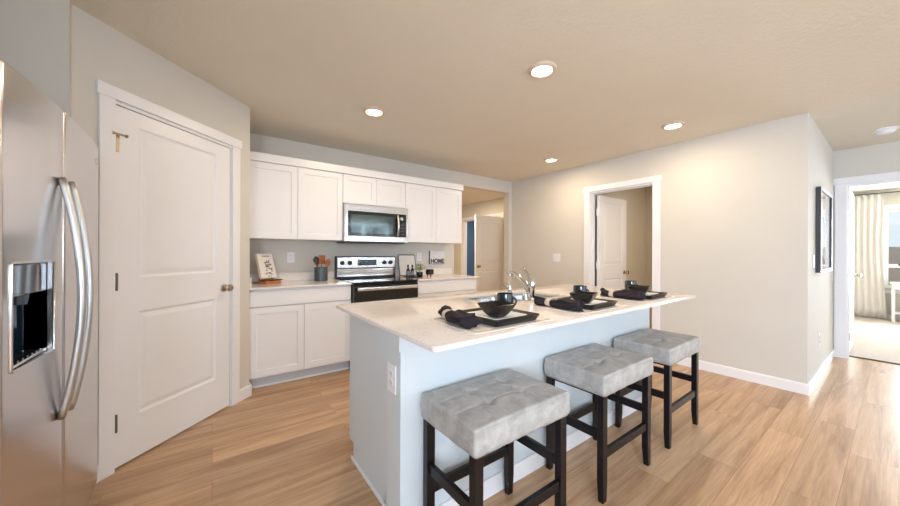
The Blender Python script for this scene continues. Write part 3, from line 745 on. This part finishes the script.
bm = bmesh.new(); tube(bm, [(0, 0, 0.098), (0, 0.03, 0.106), (0, 0.055, 0.10)], 0.005, 10); obj('nozzle', bm, M_steel_pol, sd, smooth='all')

# ---------------------------------------------------------------- outlets, switches, detector, downlights
def plate(name, label, cat, loc, rz, gang=1, kind='outlet', w=0.075, h=0.118, group=None):
    """local: plate faces -y"""
    t = thing(name, label, cat, loc, rz)
    wd = w+0.046*(gang-1)
    obj('cover_plate', box(-wd/2, wd/2, -0.006, -0.0005, -h/2, h/2, bev=0.002), M_white, t)
    for g in range(gang):
        cx = (g-(gang-1)/2)*0.046
        if kind == 'outlet':
            for s in (-1, 1):
                so = obj('socket', lathe(bmesh.new(), [(0.017, -0.0062), (0.017, -0.0075), (0, -0.0075)], (cx, 0, s*0.02), n=20, axis='y'), M_plate, t)
                b2_ = bmesh.new(); bx(b2_, cx-0.007, cx-0.005, -0.0082, -0.0074, s*0.02-0.003, s*0.02+0.006); bx(b2_, cx+0.005, cx+0.007, -0.0082, -0.0074, s*0.02-0.003, s*0.02+0.006)
                obj('slot', b2_, M_ink, so)
        else:
            obj('rocker', box(cx-0.016, cx+0.016, -0.010, -0.0062, -0.033, 0.033, bev=0.002), M_plate, t)
    return t
plate('electrical_outlet', 'white outlet on the backsplash wall between cookbook and utensil crock', 'outlet', (0.70, YB, 1.178), 0, w=0.08)
plate('electrical_outlet', 'white outlet on the wall above the small potted plant', 'outlet', (2.36, YB, 1.18), 0)
plate('electrical_outlet', 'white outlet on the left end of the island under the countertop', 'outlet', (0.638, 1.305, 0.688), -PI/2, w=0.078, h=0.125)
plate('electrical_outlet', 'white outlet low on the side wall below the dark framed picture', 'outlet', (4.90, YE, 0.385), 0)
plate('light_switch', 'white double switch on the right wall left of the laundry doorway', 'light switch', (XR, 3.06, 1.17), -PI/2, gang=2, kind='switch')
plate('light_switch', 'white switch on the side wall corner left of the dark framed picture', 'light switch', (4.53, YE, 1.17), 0, kind='switch')

def downlight(loc, label, power, group='recessed ceiling lights'):
    t = thing('recessed_light', label, 'ceiling light', loc)
    obj('trim_ring', lathe(bmesh.new(), [(0.062, -0.004), (0.070, -0.018), (0.090, -0.012), (0.096, -0.0005), (0.062, -0.0005)], n=36, close=True), M_ring_l, t, smooth=30)
    obj('lens', lathe(bmesh.new(), [(0.0625, -0.006), (0.0, -0.009)], n=32), M_lens, t, smooth=30)
    l = bpy.data.lights.new('downlight_lamp', 'AREA'); l.shape = 'DISK'; l.size = 0.12; l.energy = power; l.color = (1.0, 0.80, 0.56)
    o = bpy.data.objects.new('downlight_lamp', l); C.objects.link(o); o.parent = t; o.location = (0, 0, -0.02)
    return t
PW = 5.0
downlight((1.80, 1.426, H), 'lit recessed ceiling light nearest the camera, above the island', PW)
downlight((1.144, 2.722, H), 'lit recessed ceiling light in front of the left wall cabinets', PW)
downlight((3.632, 2.727, H), 'lit recessed ceiling light farthest back, near the kitchen corner', PW)
downlight((3.601, 1.294, H), 'lit recessed ceiling light near the right wall and laundry doorway', PW)
downlight((4.1, 5.4, H), 'unseen ceiling light added to light the back hall', 22)  # fixture out of view, added to fill the hall with warm light
downlight((6.2, 6.4, H), 'unseen ceiling light added to brighten the blue study', 14)  # added lamp, lifts the blue walls seen past the hall door
downlight((5.2, 1.3, H), 'unseen ceiling light added to light the laundry room', 7)  # hidden fixture, added for a dim warm light in the laundry
sm = thing('smoke_detector', 'round white smoke detector on the ceiling near the bedroom door', 'smoke detector', (5.40, 0.085, H))
obj('mounting_plate', lathe(bmesh.new(), [(0.078, -0.0005), (0.078, -0.012), (0.07, -0.016), (0, -0.016)], n=32), M_white, sm, smooth=30)
obj('cover', lathe(bmesh.new(), [(0.062, -0.0165), (0.062, -0.028), (0.045, -0.044), (0.02, -0.048), (0, -0.048)], n=32), M_white, sm, smooth=30)

# ---------------------------------------------------------------- framed picture on side wall
pf = thing('framed_picture', 'large dark framed picture hanging on the side wall near the bedroom', 'picture', (4.66, YE-0.0015, 1.06))
W_, H_ = 0.86, 0.82
bm = bmesh.new()
for a, b, c, d in ((0, 0.028, 0, H_), (W_-0.028, W_, 0, H_), (0.028, W_-0.028, 0, 0.028), (0.028, W_-0.028, H_-0.028, H_)): bx(bm, a, b, -0.034, 0, c, d)
obj('frame', bm, mat('dark_grey_frame', srgb(66, 70, 76), 0.3), pf)
bm = bmesh.new()
for a, b, c, d in ((0.001, 0.027, 0.001, H_-0.001), (W_-0.027, W_-0.001, 0.001, H_-0.001), (0.027, W_-0.027, 0.001, 0.027), (0.027, W_-0.027, H_-0.027, H_-0.001)): bx(bm, a, b, -0.0365, -0.0345, c, d)
obj('silver_front_edge', bm, mat('silver_frame_face', srgb(205, 208, 212), 0.35), pf)
obj('mat_board', box(0.028, W_-0.028, -0.016, -0.004, 0.028, H_-0.028), M_paper, pf)
bm = bmesh.new(); bx(bm, 0.2, 0.66, -0.018, -0.0165, 0.2, 0.62); obj('print', bm, mat('soft_grey_print', srgb(214, 214, 212), 0.6, noise=(6, 0.12)), pf)
obj('glazing', box(0.029, W_-0.029, -0.026, -0.024, 0.029, H_-0.029), M_pane, pf)

# ---------------------------------------------------------------- bar stools
def make_stool():
    t = thing('bar_stool', '', 'bar stool')
    W, D, ZT, ZB = 0.541, 0.362, 0.633, 0.530
    NX, NY = 132, 92; R = 0.014; rr = 0.012
    bm = bmesh.new()
    def plan(u, v):
        x, y = u*W/2, v*D/2; qx, qy = abs(x)-(W/2-R), abs(y)-(D/2-R)
        if qx > 0 and qy > 0:
            mxq = max(qx, qy); l = math.hypot(qx, qy); qx, qy = qx*mxq/l, qy*mxq/l
            x = math.copysign(W/2-R+qx, x); y = math.copysign(D/2-R+qy, y)
        return x, y
    bxs, bys = (-0.098, 0.098), (-0.056, 0.056)
    def cl(n): # cluster towards the border
        o = []
        for i in range(n+1):
            s = 2*i/n-1; o.append(math.copysign(1-(1-abs(s))**1.25, s))
        return o
    us, vs_ = cl(NX), cl(NY); g = []
    for u in us:
        col = []
        for v in vs_:
            x, y = plan(u, v)
            d = min((1-abs(u))*W/2, (1-abs(v))*D/2)
            z = ZT - (0 if d > rr else rr*(1-math.sqrt(max(0, 1-(1-d/rr)**2))))
            z += 0.014*(1-u*u)*(1-v*v)**0.8
            for a in bxs:
                for b in bys:
                    z -= 0.013*math.exp(-((x-a)**2+(y-b)**2)/0.024**2)+0.012*math.exp(-((x-a)**2+(y-b)**2)/0.011**2)
            fade = min(1, d/0.03)
            cr = 0
            for a in bxs: cr = max(cr, math.exp(-((x-a)/0.006)**2))
            for b in bys: cr = max(cr, math.exp(-((y-b)/0.006)**2))
            z -= 0.0042*cr*fade
            z += 0.0012*math.sin(31*x+7*y)*math.sin(37*y-5*x)*fade
            col.append(bm.verts.new((x, y, z)))
        g.append(col)
    for i in range(NX):
        for j in range(NY): bm.faces.new((g[i][j], g[i+1][j], g[i+1][j+1], g[i][j+1]))
    ring = [g[i][0] for i in range(NX+1)]+[g[NX][j] for j in range(1, NY+1)]+[g[i][NY] for i in range(NX-1, -1, -1)]+[g[0][j] for j in range(NY-1, 0, -1)]
    prev = ring; z_top = ZT-rr
    for k in range(1, 9):
        f = k/8; z = z_top+(ZB-z_top)*f
        bul = 0.004*math.sin(PI*f)-(0.006 if k == 8 else 0)
        cur = []
        for v in ring:
            l = math.hypot(v.co.x, v.co.y); wob = 0.0012*math.sin(v.co.x*60+v.co.y*45+k)
            s = 1+(bul+wob)/l
            cur.append(bm.verts.new((v.co.x*s, v.co.y*s, z)))
        for i in range(len(ring)): bm.faces.new((prev[i], prev[(i+1) % len(ring)], cur[(i+1) % len(ring)], cur[i]))
        prev = cur
    bm.faces.new(prev)
    seat = obj('seat', bm, M_seat, t, smooth='all')
    for a in bxs:
        for b in bys:
            bt = obj('button', lathe(bmesh.new(), [(0.0095, 0), (0.009, 0.003), (0.004, 0.0048), (0, 0.005)], (a, b, ZT+0.014*(1-(2*a/W)**2)*(1-(2*b/D)**2)**.8-0.0300), n=14), M_seat, seat, smooth=30)
    # stitched seam round the top edge
    bm = bmesh.new(); pts = []
    for i in range(0, 97):
        s = i/96*4
        k = int(s) % 4; f = s-int(s)
        u, v = [(-1+2*f, -1), (1, -1+2*f), (1-2*f, 1), (-1, 1-2*f)][k]
        x, y = plan(u, v); pts.append((x*1.001, y*1.001, ZT-rr*0.85))
    tube(bm, pts, 0.0016, 6); obj('piping', bm, M_seat, seat, smooth='all')
    ax, ay, lw, ld = W/2-0.008, D/2-0.010, 0.040, 0.034
    for sx in (-1, 1):
        for sy in (-1, 1):
            bm = bmesh.new()
            lv = [(0, 0.007), (0.10, 0.0), (ZB+0.0, 0.0)]; prev = None
            for z, ins in lv:
                X0, X1 = sorted((sx*ax, sx*(ax-lw))); Y0, Y1 = sorted((sy*ay, sy*(ay-ld)))
                if sx > 0: X0 += ins
                else: X1 -= ins
                if sy > 0: Y0 += ins
                else: Y1 -= ins
                q = [bm.verts.new(c) for c in ((X0, Y0, z), (X1, Y0, z), (X1, Y1, z), (X0, Y1, z))]
                if prev:
                    for k in range(4): bm.faces.new((prev[k], prev[(k+1) % 4], q[(k+1) % 4], q[k]))
                else: bm.faces.new(q)
                prev = q
            bm.faces.new(prev)
            bmesh.ops.bevel(bm, geom=[e for e in bm.edges], offset=0.002, segments=1, affect='EDGES')
            obj('leg', bm, M_leg, t)
    for sy in (-1, 1):
        y = sy*(ay-ld/2); obj('stretcher', box(-ax+lw, ax-lw, y-0.010, y+0.010, 0.208, 0.252, bev=0.002), M_leg, t)
    for sx in (-1, 1):
        x = sx*(ax-lw/2); obj('stretcher', box(x-0.010, x+0.010, -ay+ld, ay-ld, 0.302, 0.346, bev=0.002), M_leg, t)
    bm = bmesh.new()
    for sy in (-1, 1): bx(bm, -ax+lw, ax-lw, sy*(ay-0.02)-0.009, sy*(ay-0.02)+0.009, 0.518, ZB)
    for sx in (-1, 1): bx(bm, sx*(ax-0.02)-0.009, sx*(ax-0.02)+0.009, -ay+ld, ay-ld, 0.518, ZB)
    obj('apron', bm, M_leg, t)
    return t
st = make_stool(); st.location = (0.992, 1.025, 0); st['group'] = 'bar stools at the island'
st['label'] = 'grey tufted bar stool nearest the camera, in front of the left place setting'
dup(st, (1.818, 1.026, 0), 0.002, 'grey tufted bar stool in the middle of the three')
dup(st, (2.592, 1.025, 0), 0.010, 'grey tufted bar stool farthest from camera, nearest the right wall')

# ---------------------------------------------------------------- place settings
ZC = 0.9205
def squircle(s, z, bm, n=10, r=0.2, cy=0):
    ring = []; h = s/2; rr = h*r
    for cx, cy_, a0 in ((h-rr, h-rr, 0), (-h+rr, h-rr, PI/2), (-h+rr, -h+rr, PI), (h-rr, -h+rr, 1.5*PI)):
        for i in range(n): a = a0+PI/2*i/(n-1); ring.append(bm.verts.new((cx+rr*math.cos(a), cy_+rr*math.sin(a), z)))
    return ring
def sq_loft(levels, closed_top=False, lift=0):
    """levels (size, z, cornerfrac); lift raises the corners"""
    bm = bmesh.new(); prev = None
    for s, z, r in levels:
        ring = squircle(s, z, bm, r=r)
        if lift:
            for v in ring: v.co.z += lift*(max(0, (abs(v.co.x)+abs(v.co.y))/s-0.5)*2)**2*min(1, (s/levels[0][0]-1)*1.5) if s > levels[0][0] else 0
        if prev:
            for i in range(len(ring)): bm.faces.new((prev[i], prev[(i+1) % len(ring)], ring[(i+1) % len(ring)], ring[i]))
        else: bm.faces.new(ring)
        prev = ring
    bm.faces.new(prev)
    return bm
def make_mat():
    bm = sq_loft([(1, 0, 0.08), (1, 0.0022, 0.08)])
    for v in bm.verts:
        v.co.x *= 0.49; v.co.y *= 0.345
    t = obj('placemat', bm, M_matc); tag(t, '', 'placemat')
    bm = bmesh.new()
    for ins in (0.018,):
        a, b = 0.245-ins, 0.1725-ins
        for x0, x1, y0, y1 in ((-a, a, -b, -b+0.002), (-a, a, b-0.002, b), (-a, -a+0.002, -b, b), (a-0.002, a, -b, b)): bx(bm, x0, x1, y0, y1, 0.0023, 0.0029)
    obj('stitching', bm, M_hem, t)
    return t
def make_dinner():
    bm = sq_loft([(0.262, 0, 0.12), (0.270, 0.002, 0.12), (0.294, 0.025, 0.10), (0.298, 0.028, 0.10), (0.294, 0.029, 0.10), (0.284, 0.026, 0.10), (0.254, 0.0085, 0.12), (0.244, 0.0065, 0.12)])
    return tag(obj('dinner_plate', bm, M_dish, smooth=40), '', 'plate')
def make_salad():
    bm = sq_loft([(0.14, 0, 0.12), (0.165, 0.003, 0.12), (0.208, 0.0145, 0.10), (0.212, 0.016, 0.10), (0.208, 0.0175, 0.10), (0.17, 0.0075, 0.12), (0.16, 0.006, 0.12)])
    return tag(obj('salad_plate', bm, M_plate, smooth=40), '', 'plate')
def make_bowl():
    lv = [(0.062, 0, 0.6), (0.070, 0.002, 0.6), (0.100, 0.018, 0.5), (0.122, 0.038, 0.36), (0.137, 0.058, 0.2), (0.139, 0.060, 0.18), (0.133, 0.061, 0.18), (0.116, 0.040, 0.36), (0.092, 0.021, 0.5), (0.06, 0.007, 0.6)]
    return tag(obj('square_bowl', sq_loft(lv), M_dish, smooth=45), '', 'bowl')
def make_mug():
    t = thing('mug', '', 'mug')
    pr = [(0.030, 0), (0.037, 0.002), (0.043, 0.012), (0.045, 0.05), (0.044, 0.090), (0.0435, 0.092), (0.041, 0.091), (0.041, 0.05), (0.036, 0.012), (0.0, 0.007)]
    obj('cup', lathe(bmesh.new(), pr, n=36), M_mug, t, smooth=40)
    bm = bmesh.new(); tube(bm, [(0.041+0.022*math.sin(PI*i/12), 0, 0.020+0.055*i/12) for i in range(13)], 0.0055, 10); obj('handle', bm, M_mug, t, smooth='all')
    return t
def make_napkin(seed, bend):
    """a napkin pulled through a ring: lies along local y, ring near the middle"""
    rnd = random.Random(seed)
    t = thing('napkin', '', 'napkin')
    bm = bmesh.new(); n = 30; m_ = 44; rings = []
    ph = [rnd.uniform(0, 6.28) for _ in range(5)]
    L = 0.29
    for i in range(n+1):
        s = i/n; y = -L/2+L*s
        d = abs(s-0.70)
        wdt = 0.017+0.030*min(1, d/0.36)**0.85
        if s > 0.9: wdt *= 1-((s-0.9)/0.1)**2*0.75
        if s < 0.07: wdt *= 1-((0.07-s)/0.07)**2*0.35
        hgt = 0.016+0.012*min(1, d/0.30)
        ring = []
        for k in range(m_):
            a = 2*PI*k/m_
            fold = 1+0.13*min(1, d/0.15)*math.sin(5*a+ph[0]+s*3)+0.07*min(1, d/0.1)*math.sin(9*a+ph[1]-s*5)
            x = wdt*math.cos(a)*fold+bend*(s-0.5)**2*0.4
            z = hgt+hgt*math.sin(a)*fold*(1.0+0.15*math.sin(s*14+ph[2]))
            ring.append(bm.verts.new((x, y+0.012*math.cos(3*a+ph[3])*(1 if s < 0.05 or s > 0.95 else 0), max(0.0008, z))))
        rings.append(ring)
    for a, b in zip(rings, rings[1:]):
        for k in range(m_): bm.faces.new((a[k], a[(k+1) % m_], b[(k+1) % m_], b[k]))
    bm.faces.new(rings[0]); bm.faces.new(rings[-1])
    cl = obj('cloth', bm, M_napkin, t, smooth='all')
    return t
def make_ring():
    bm = bmesh.new(); n = 40
    pr = [(0.0245, -0.014), (0.0275, -0.016), (0.030, -0.010), (0.031, 0), (0.030, 0.010), (0.0275, 0.016), (0.0245, 0.014)]
    lathe(bm, pr, n=n, axis='y', close=True)
    for v in bm.verts: v.co.z = v.co.z*0.78+0.0235
    return tag(obj('napkin_ring', bm, M_ring, smooth=40), '', 'napkin ring')
mat0, din0, sal0, bowl0, mug0 = make_mat(), make_dinner(), make_salad(), make_bowl(), make_mug()
WH = ['left place setting, nearest the camera', 'middle place setting on the island', 'right place setting, farthest from the camera']
first = True
def put(o, loc, rz, label, group):
    global first
    r = o if first else dup(o, loc, rz)
    r.location = loc; r.rotation_euler = (0, 0, rz); r['label'] = label; r['group'] = group
    return r
for i, (cx, rot, brot, nrot) in enumerate(((1.070, 0.02, 0.06, -0.20), (1.79, 0.05, 0.30, 0.04), (2.50, 0.05, 0.30, -0.02))):
    cy = 1.128
    put(mat0, (cx+0.0, cy+0.005, ZC), rot*0.4, 'ivory cloth placemat of the '+WH[i], 'placemats on the island')
    put(din0, (cx+0.02, cy, ZC+0.0032), rot, 'square black dinner plate of the '+WH[i], 'black dinner plates')
    put(sal0, (cx+0.02, cy, ZC+0.0105), rot, 'square white plate under the black bowl of the '+WH[i], 'white square plates')
    put(bowl0, (cx+0.015, cy-0.01, ZC+0.0175), brot, 'square black flared bowl on the '+WH[i], 'black square bowls')
    put(mug0, (cx+0.225, cy+0.145 if i else cy+0.140, ZC+0.0033), -0.5, 'dark round mug behind the bowl of the '+WH[i], 'dark mugs')
    npk = make_napkin(3+i, (0.2, -0.1, 0.1)[i]); npk.location = (cx-0.19, cy+(0.055 if i == 0 else 0.02), ZC+0.0035); npk.rotation_euler = (0, 0, nrot)
    npk['label'] = 'dark aubergine napkin through a ring, on the '+WH[i]; npk['group'] = 'dark napkins'
    rg_ = make_ring() if first else dup(ring0, (0, 0, 0))
    if first: ring0 = rg_
    off = Matrix.Rotation(nrot, 3, 'Z') @ Vector((0, 0.058, 0)); rg_.location = npk.location+off; rg_.rotation_euler = (0, 0, nrot)
    rg_['label'] = 'cream woven ring around the napkin of the '+WH[i]; rg_['group'] = 'napkin rings'
    first = False

# ---------------------------------------------------------------- things on the back counters
# cookbook on an easel
ez = thing('cookbook_stand', 'small wooden easel stand holding a cookbook on the left counter', 'book stand', (0.455, 3.765, ZC), 0.60)
tilt = math.radians(17)
bm = bmesh.new(); R_ = Matrix.Rotation(-tilt, 4, 'X')
bx(bm, -0.075, 0.075, 0.0, 0.014, 0.03, 0.265, bev=0.003, M=R_)
obj('back_board', bm, M_lightwood, ez)
obj('base', box(-0.085, 0.09, -0.075, 0.03, 0.0, 0.026, bev=0.003), M_lightwood, ez)
obj('ledge', box(-0.10, 0.12, -0.062, -0.002, 0.0265, 0.036, bev=0.002), M_ink, ez)
bm = bmesh.new(); tube(bm, [(0, 0.082, 0.22), (0.0, 0.13, 0.0035)], 0.0035, 8); tube(bm, [(-0.05, 0.13, 0.0035), (0.05, 0.13, 0.0035)], 0.0035, 8); obj('prop_leg', bm, M_ink, ez)
bk = thing('cookbook', 'white cookbook with floral cover standing on the wooden easel', 'book', (0.455, 3.765, ZC), 0.60)
def T(bm):
    for v in bm.verts: v.co = R_ @ v.co
    return bm
T0 = Matrix.Translation((0, 0, 0.0))
obj('cover', T(box(-0.088, 0.092, -0.034, -0.0015, 0.047, 0.305, bev=0.002)), M_paper, bk)
obj('pages', T(box(-0.084, 0.0935, -0.030, -0.006, 0.050, 0.302)), mat('book_pages', srgb(214, 200, 180), 0.8), bk)
bm = bmesh.new(); rnd = random.Random(2)
def leafy(bm, cx, cz, a, l, wd_, y=-0.0348):
    p = [(0, 0), (l*0.35, wd_), (l, 0), (l*0.35, -wd_)]
    vs2 = [(cx+u*math.cos(a)-v*math.sin(a), cz+u*math.sin(a)+v*math.cos(a)) for u, v in p]
    f = [bm.verts.new((x, y, z)) for x, z in vs2]; g = [bm.verts.new((x, y+0.0006, z)) for x, z in vs2]
    bm.faces.new(f); bm.faces.new(g)
    for k in range(4): bm.faces.new((f[k], f[(k+1) % 4], g[(k+1) % 4], g[k]))
for k in range(34):
    z = 0.07+0.15*rnd.random(); x = rnd.gauss(0.012, 0.026); leafy(bm, x, z, rnd.uniform(0, 6.28), rnd.uniform(0.02, 0.038), rnd.uniform(0.004, 0.008))
T(bm); obj('cover_flowers', bm, mat('faded_flower_print', srgb(110, 92, 84), 0.7, noise=(40, 0.5)), bk)
bm = bmesh.new(); x = -0.035
for k in range(13):
    wl = 0.004+0.002*rnd.random(); bx(bm, x, x+wl, -0.0348, -0.0341, 0.272, 0.281)
    x += wl+0.0022
T(bm); obj('cover_title', bm, M_ink, bk)

# utensil crock
cr = thing('utensil_crock', 'dark grey cylindrical crock of utensils left of the range', 'crock', (0.975, 3.79, ZC))
obj('pot', lathe(bmesh.new(), [(0.066, 0), (0.070, 0.003), (0.070, 0.148), (0.068, 0.151), (0.065, 0.148), (0.065, 0.008), (0, 0.008)], n=36), M_crock, cr, smooth=30)
def utensil(name, label, m, base, tip, head, rz=0.0, grp='utensils in the crock'):
    """head: 'spoon','spatula' ; from base to tip (world offsets inside the crock)"""
    b, t_ = Vector(base), Vector(tip); d = (t_-b); L = d.length
    bm = bmesh.new(); hl = 0.085
    tube(bm, [(0, 0, 0), (0, 0, L-hl+0.01)], 0.0055, 8)
    if head == 'spoon':
        prev = None; n = 12
        for i in range(n+1):
            s = i/n; r = max(0.002, 0.031*math.sin(PI*min(1, max(0, s*0.94+0.06)))**0.6); z = L-hl+hl*s
            ring = [bm.verts.new((r*math.cos(2*PI*k/12), 0.006*math.sin(2*PI*k/12)+0.006*math.sin(PI*s), z)) for k in range(12)]
            if prev:
                for k in range(12): bm.faces.new((prev[k], prev[(k+1) % 12], ring[(k+1) % 12], ring[k]))
            else: bm.faces.new(ring)
            prev = ring
        bm.faces.new(prev)
    else:
        bx(bm, -0.036, 0.036, -0.004, 0.004, L-hl-0.01, L, bev=0.003)
    q = Vector((0, 0, 1)).rotation_difference(d.normalized())
    for v in bm.verts: v.co = q @ (Matrix.Rotation(rz, 3, 'Z') @ v.co)
    o = obj(name, bm, m, smooth=40); o.location = Vector((0.975, 3.79, ZC+0.012))+b
    return tag(o, label, 'utensil')
utensil('serving_spoon', 'black spoon leaning left in the crock', M_black, (-0.03, -0.03, 0), (-0.065, -0.04, 0.262), 'spoon')
utensil('wooden_spatula', 'broad wooden spatula standing in the middle of the crock', M_wood, (0.0, 0.0, 0), (0.01, 0.0, 0.272), 'spatula')
utensil('wooden_spoon', 'reddish wooden spoon leaning right in the crock', M_wood, (0.03, -0.025, 0), (0.075, -0.03, 0.235), 'spoon')
utensil('wooden_ladle', 'lighter wooden spoon behind the spatula in the crock', M_lightwood, (-0.02, 0.035, 0), (-0.035, 0.045, 0.238), 'spoon', 0.4)

# tray with bottles and plant right of the range
tb = thing('leaning_tray', 'white rectangular tray with dark rim leaning on the wall right of range', 'tray', (2.135, 3.895, ZC))
R_ = Matrix.Rotation(math.radians(-12), 4, 'X')
bm = bmesh.new(); bx(bm, -0.125, 0.125, -0.004, 0.006, 0.004, 0.285, bev=0.0015, M=R_); obj('board', bm, M_paper, tb)
bm = bmesh.new(); pts = []
for cx, cz, a0 in ((0.105, 0.27, 0), (-0.105, 0.27, PI/2), (-0.105, 0.033, PI), (0.105, 0.033, 1.5*PI)):
    for i in range(6): a = a0+PI/2*i/5; pts.append(R_ @ Vector((cx+0.022*math.cos(a), -0.002, cz+0.022*math.sin(a))))
pts.append(pts[0]); tube(bm, pts, 0.0065, 8); obj('rim', bm, M_crock, tb, smooth='all')
tag(obj('round_tray', lathe(bmesh.new(), [(0.118, 0), (0.122, 0.010), (0.118, 0.011), (0.112, 0.004), (0, 0.004)], (2.100, 3.69, ZC), n=36), M_black, smooth=30), 'small round black tray under the two bottles and the plant', 'tray')
def bottle(x, y, label):
    t = thing('bottle', label, 'bottle', (x, y, ZC+0.0045), group='black bottles')
    obj('glass', lathe(bmesh.new(), [(0.020, 0), (0.0235, 0.004), (0.0235, 0.085), (0.018, 0.10), (0.009, 0.112), (0.009, 0.128), (0, 0.128)], n=24), M_bottle, t, smooth=30)
    obj('label_band', lathe(bmesh.new(), [(0.0237, 0.025), (0.0242, 0.025), (0.0242, 0.078), (0.0237, 0.078)], n=24, close=True), M_label, t, smooth=30)
    obj('cap', lathe(bmesh.new(), [(0.0115, 0.1285), (0.0115, 0.152), (0.009, 0.156), (0, 0.156)], n=20), M_black, t, smooth=30)
bottle(2.026, 3.705, 'left one of two black bottles beside the range'); bottle(2.082, 3.695, 'right one of two black bottles, next to the small plant')
pp = thing('potted_plant', 'small leafy green plant in a dark round pot beside the bottles', 'potted plant', (2.178, 3.672, ZC+0.0055))
obj('pot', lathe(bmesh.new(), [(0.026, 0), (0.036, 0.004), (0.042, 0.03), (0.040, 0.062), (0.036, 0.062), (0.036, 0.05), (0, 0.05)], n=28), M_bottle, pp, smooth=30)
bm = bmesh.new(); rnd = random.Random(5)
for k in range(190):
    a = rnd.uniform(0, 6.28); el = rnd.uniform(0.2, 1.5); r = rnd.uniform(0.02, 0.085)
    c = Vector((math.cos(a)*math.cos(el)*r, math.sin(a)*math.cos(el)*r, 0.075+math.sin(el)*r*1.1)); s = rnd.uniform(0.009, 0.016)
    q = Matrix.Rotation(a, 3, 'Z') @ Matrix.Rotation(rnd.uniform(-1.2, 0.5), 3, 'Y') @ Matrix.Rotation(rnd.uniform(-0.8, 0.8), 3, 'X')
    vv = [bm.verts.new(c+q @ Vector(p)*s) for p in ((0, 0, 0), (0.7, 0.42, 0.1), (1.6, 0, 0), (0.7, -0.42, 0.1))]
    bm.faces.new(vv)
obj('foliage', bm, M_leaf, pp)
bm = bmesh.new()
for k in range(14):
    a = rnd.uniform(0, 6.28); tube(bm, [(0, 0, 0.05), (math.cos(a)*0.02, math.sin(a)*0.02, 0.085), (math.cos(a)*0.045, math.sin(a)*0.045, 0.12)], 0.0012, 5)
obj('stems', bm, M_leaf, pp)
cd = thing('candle_pot', 'dark round candle pot on three short feet right of the plant', 'candle holder', (2.30, 3.62, ZC))
obj('bowl', lathe(bmesh.new(), [(0.034, 0.030), (0.050, 0.034), (0.053, 0.045), (0.053, 0.098), (0.048, 0.098), (0.048, 0.07), (0, 0.07)], n=32), M_bottle, cd, smooth=30)
for k in range(3):
    a = 0.5+k*2*PI/3; bm = bmesh.new(); tube(bm, [(0.030*math.cos(a), 0.030*math.sin(a), 0.0), (0.028*math.cos(a), 0.028*math.sin(a), 0.036)], [0.0065, 0.010], 10); obj('foot', bm, M_wood, cd)
sg = thing('wall_sign', 'small white box sign with dark lettering on the wall right of the plant', 'sign', (2.655, YB-0.0005, 1.165))
obj('panel', box(-0.127, 0.127, -0.020, 0, -0.085, 0.095, bev=0.002), mat('sign_white', srgb(226, 222, 224), 0.6), sg)
bm = bmesh.new(); bx(bm, -0.133, -0.1275, -0.024, -0.0002, -0.091, 0.10); bx(bm, -0.1275, 0.127, -0.024, -0.0002, -0.091, -0.0855); obj('edge_strip', bm, M_crock, sg)
text_mesh('HOME', 0.083, M_ink, 'lettering', sg, (0.002, -0.0208, -0.050), (PI/2, 0, 0), 0.0008, 0.004)

# ---------------------------------------------------------------- bedroom furnishings
cu = thing('curtain', 'long cream pleated curtain hanging left of the bedroom window', 'curtain', (10.28, 0.0, 0))
bm = bmesh.new(); n = 130; rows = 14; g = []
for i in range(n+1):
    s = i/n; col = []
    for j in range(rows+1):
        tz = j/rows; z = 0.03+2.36*tz
        wid = 0.365-0.02*math.sin(PI*tz); y = 0.545-wid*s if True else 0
        if tz < 0.6: y -= 0.07*s*(0.6-tz)
        x = 0.022*math.sin(s*2*PI*4.5+0.4*math.sin(tz*3)+0.3)*(0.75+0.25*tz)
        col.append(bm.verts.new((x, y, z)))
    g.append(col)
for i in range(n):
    for j in range(rows): bm.faces.new((g[i][j], g[i+1][j], g[i+1][j+1], g[i][j+1]))
o = obj('cloth', bm, M_curtain, cu, smooth='all'); md = o.modifiers.new('thickness', 'SOLIDIFY'); md.thickness = 0.003
rd = thing('curtain_rod', 'thin dark curtain rod above the bedroom curtain', 'curtain rod')
bm = bmesh.new(); tube(bm, [(10.28, 0.62, 2.405), (10.28, -1.9, 2.405)], 0.011, 10); obj('rod', bm, M_crock, rd)
for y in (0.6, -1.88):
    bm = bmesh.new(); tube(bm, [(10.419, y, 2.39), (10.30, y, 2.39), (10.28, y, 2.398)], 0.007, 8); obj('bracket', bm, M_crock, rd)
tbx = thing('side_table', 'white wooden table with low shelf in the bedroom by the window', 'table', (10.0, 0, 0.006))
def tpart(n_, *a, **k): return obj(n_, box(*a, **k), M_white, tbx)
tpart('tabletop', -0.02, 0.34, -0.95, 0.11, 0.69, 0.72, bev=0.004)
tpart('apron', 0.0, 0.32, -0.93, 0.09, 0.60, 0.6895)
for x in (0.0, 0.28):
    for y in (-0.93, 0.05): tpart('leg', x, x+0.04, y, y+0.04, 0.0, 0.5995)
tpart('shelf', 0.0, 0.32, -0.89, 0.05, 0.15, 0.17)
lp = thing('table_lamp', 'dark table lamp standing on the white bedroom table', 'lamp', (10.15, -0.11, 0.7265))
obj('base', lathe(bmesh.new(), [(0.06, 0), (0.065, 0.01), (0.03, 0.03), (0.018, 0.10), (0.03, 0.2), (0.01, 0.30), (0, 0.30)], n=24), M_paper, lp, smooth=30)
obj('lamp_shade', lathe(bmesh.new(), [(0.135, 0.30), (0.07, 0.50), (0.068, 0.50), (0.133, 0.30)], n=28, close=True), M_black, lp, smooth=30)
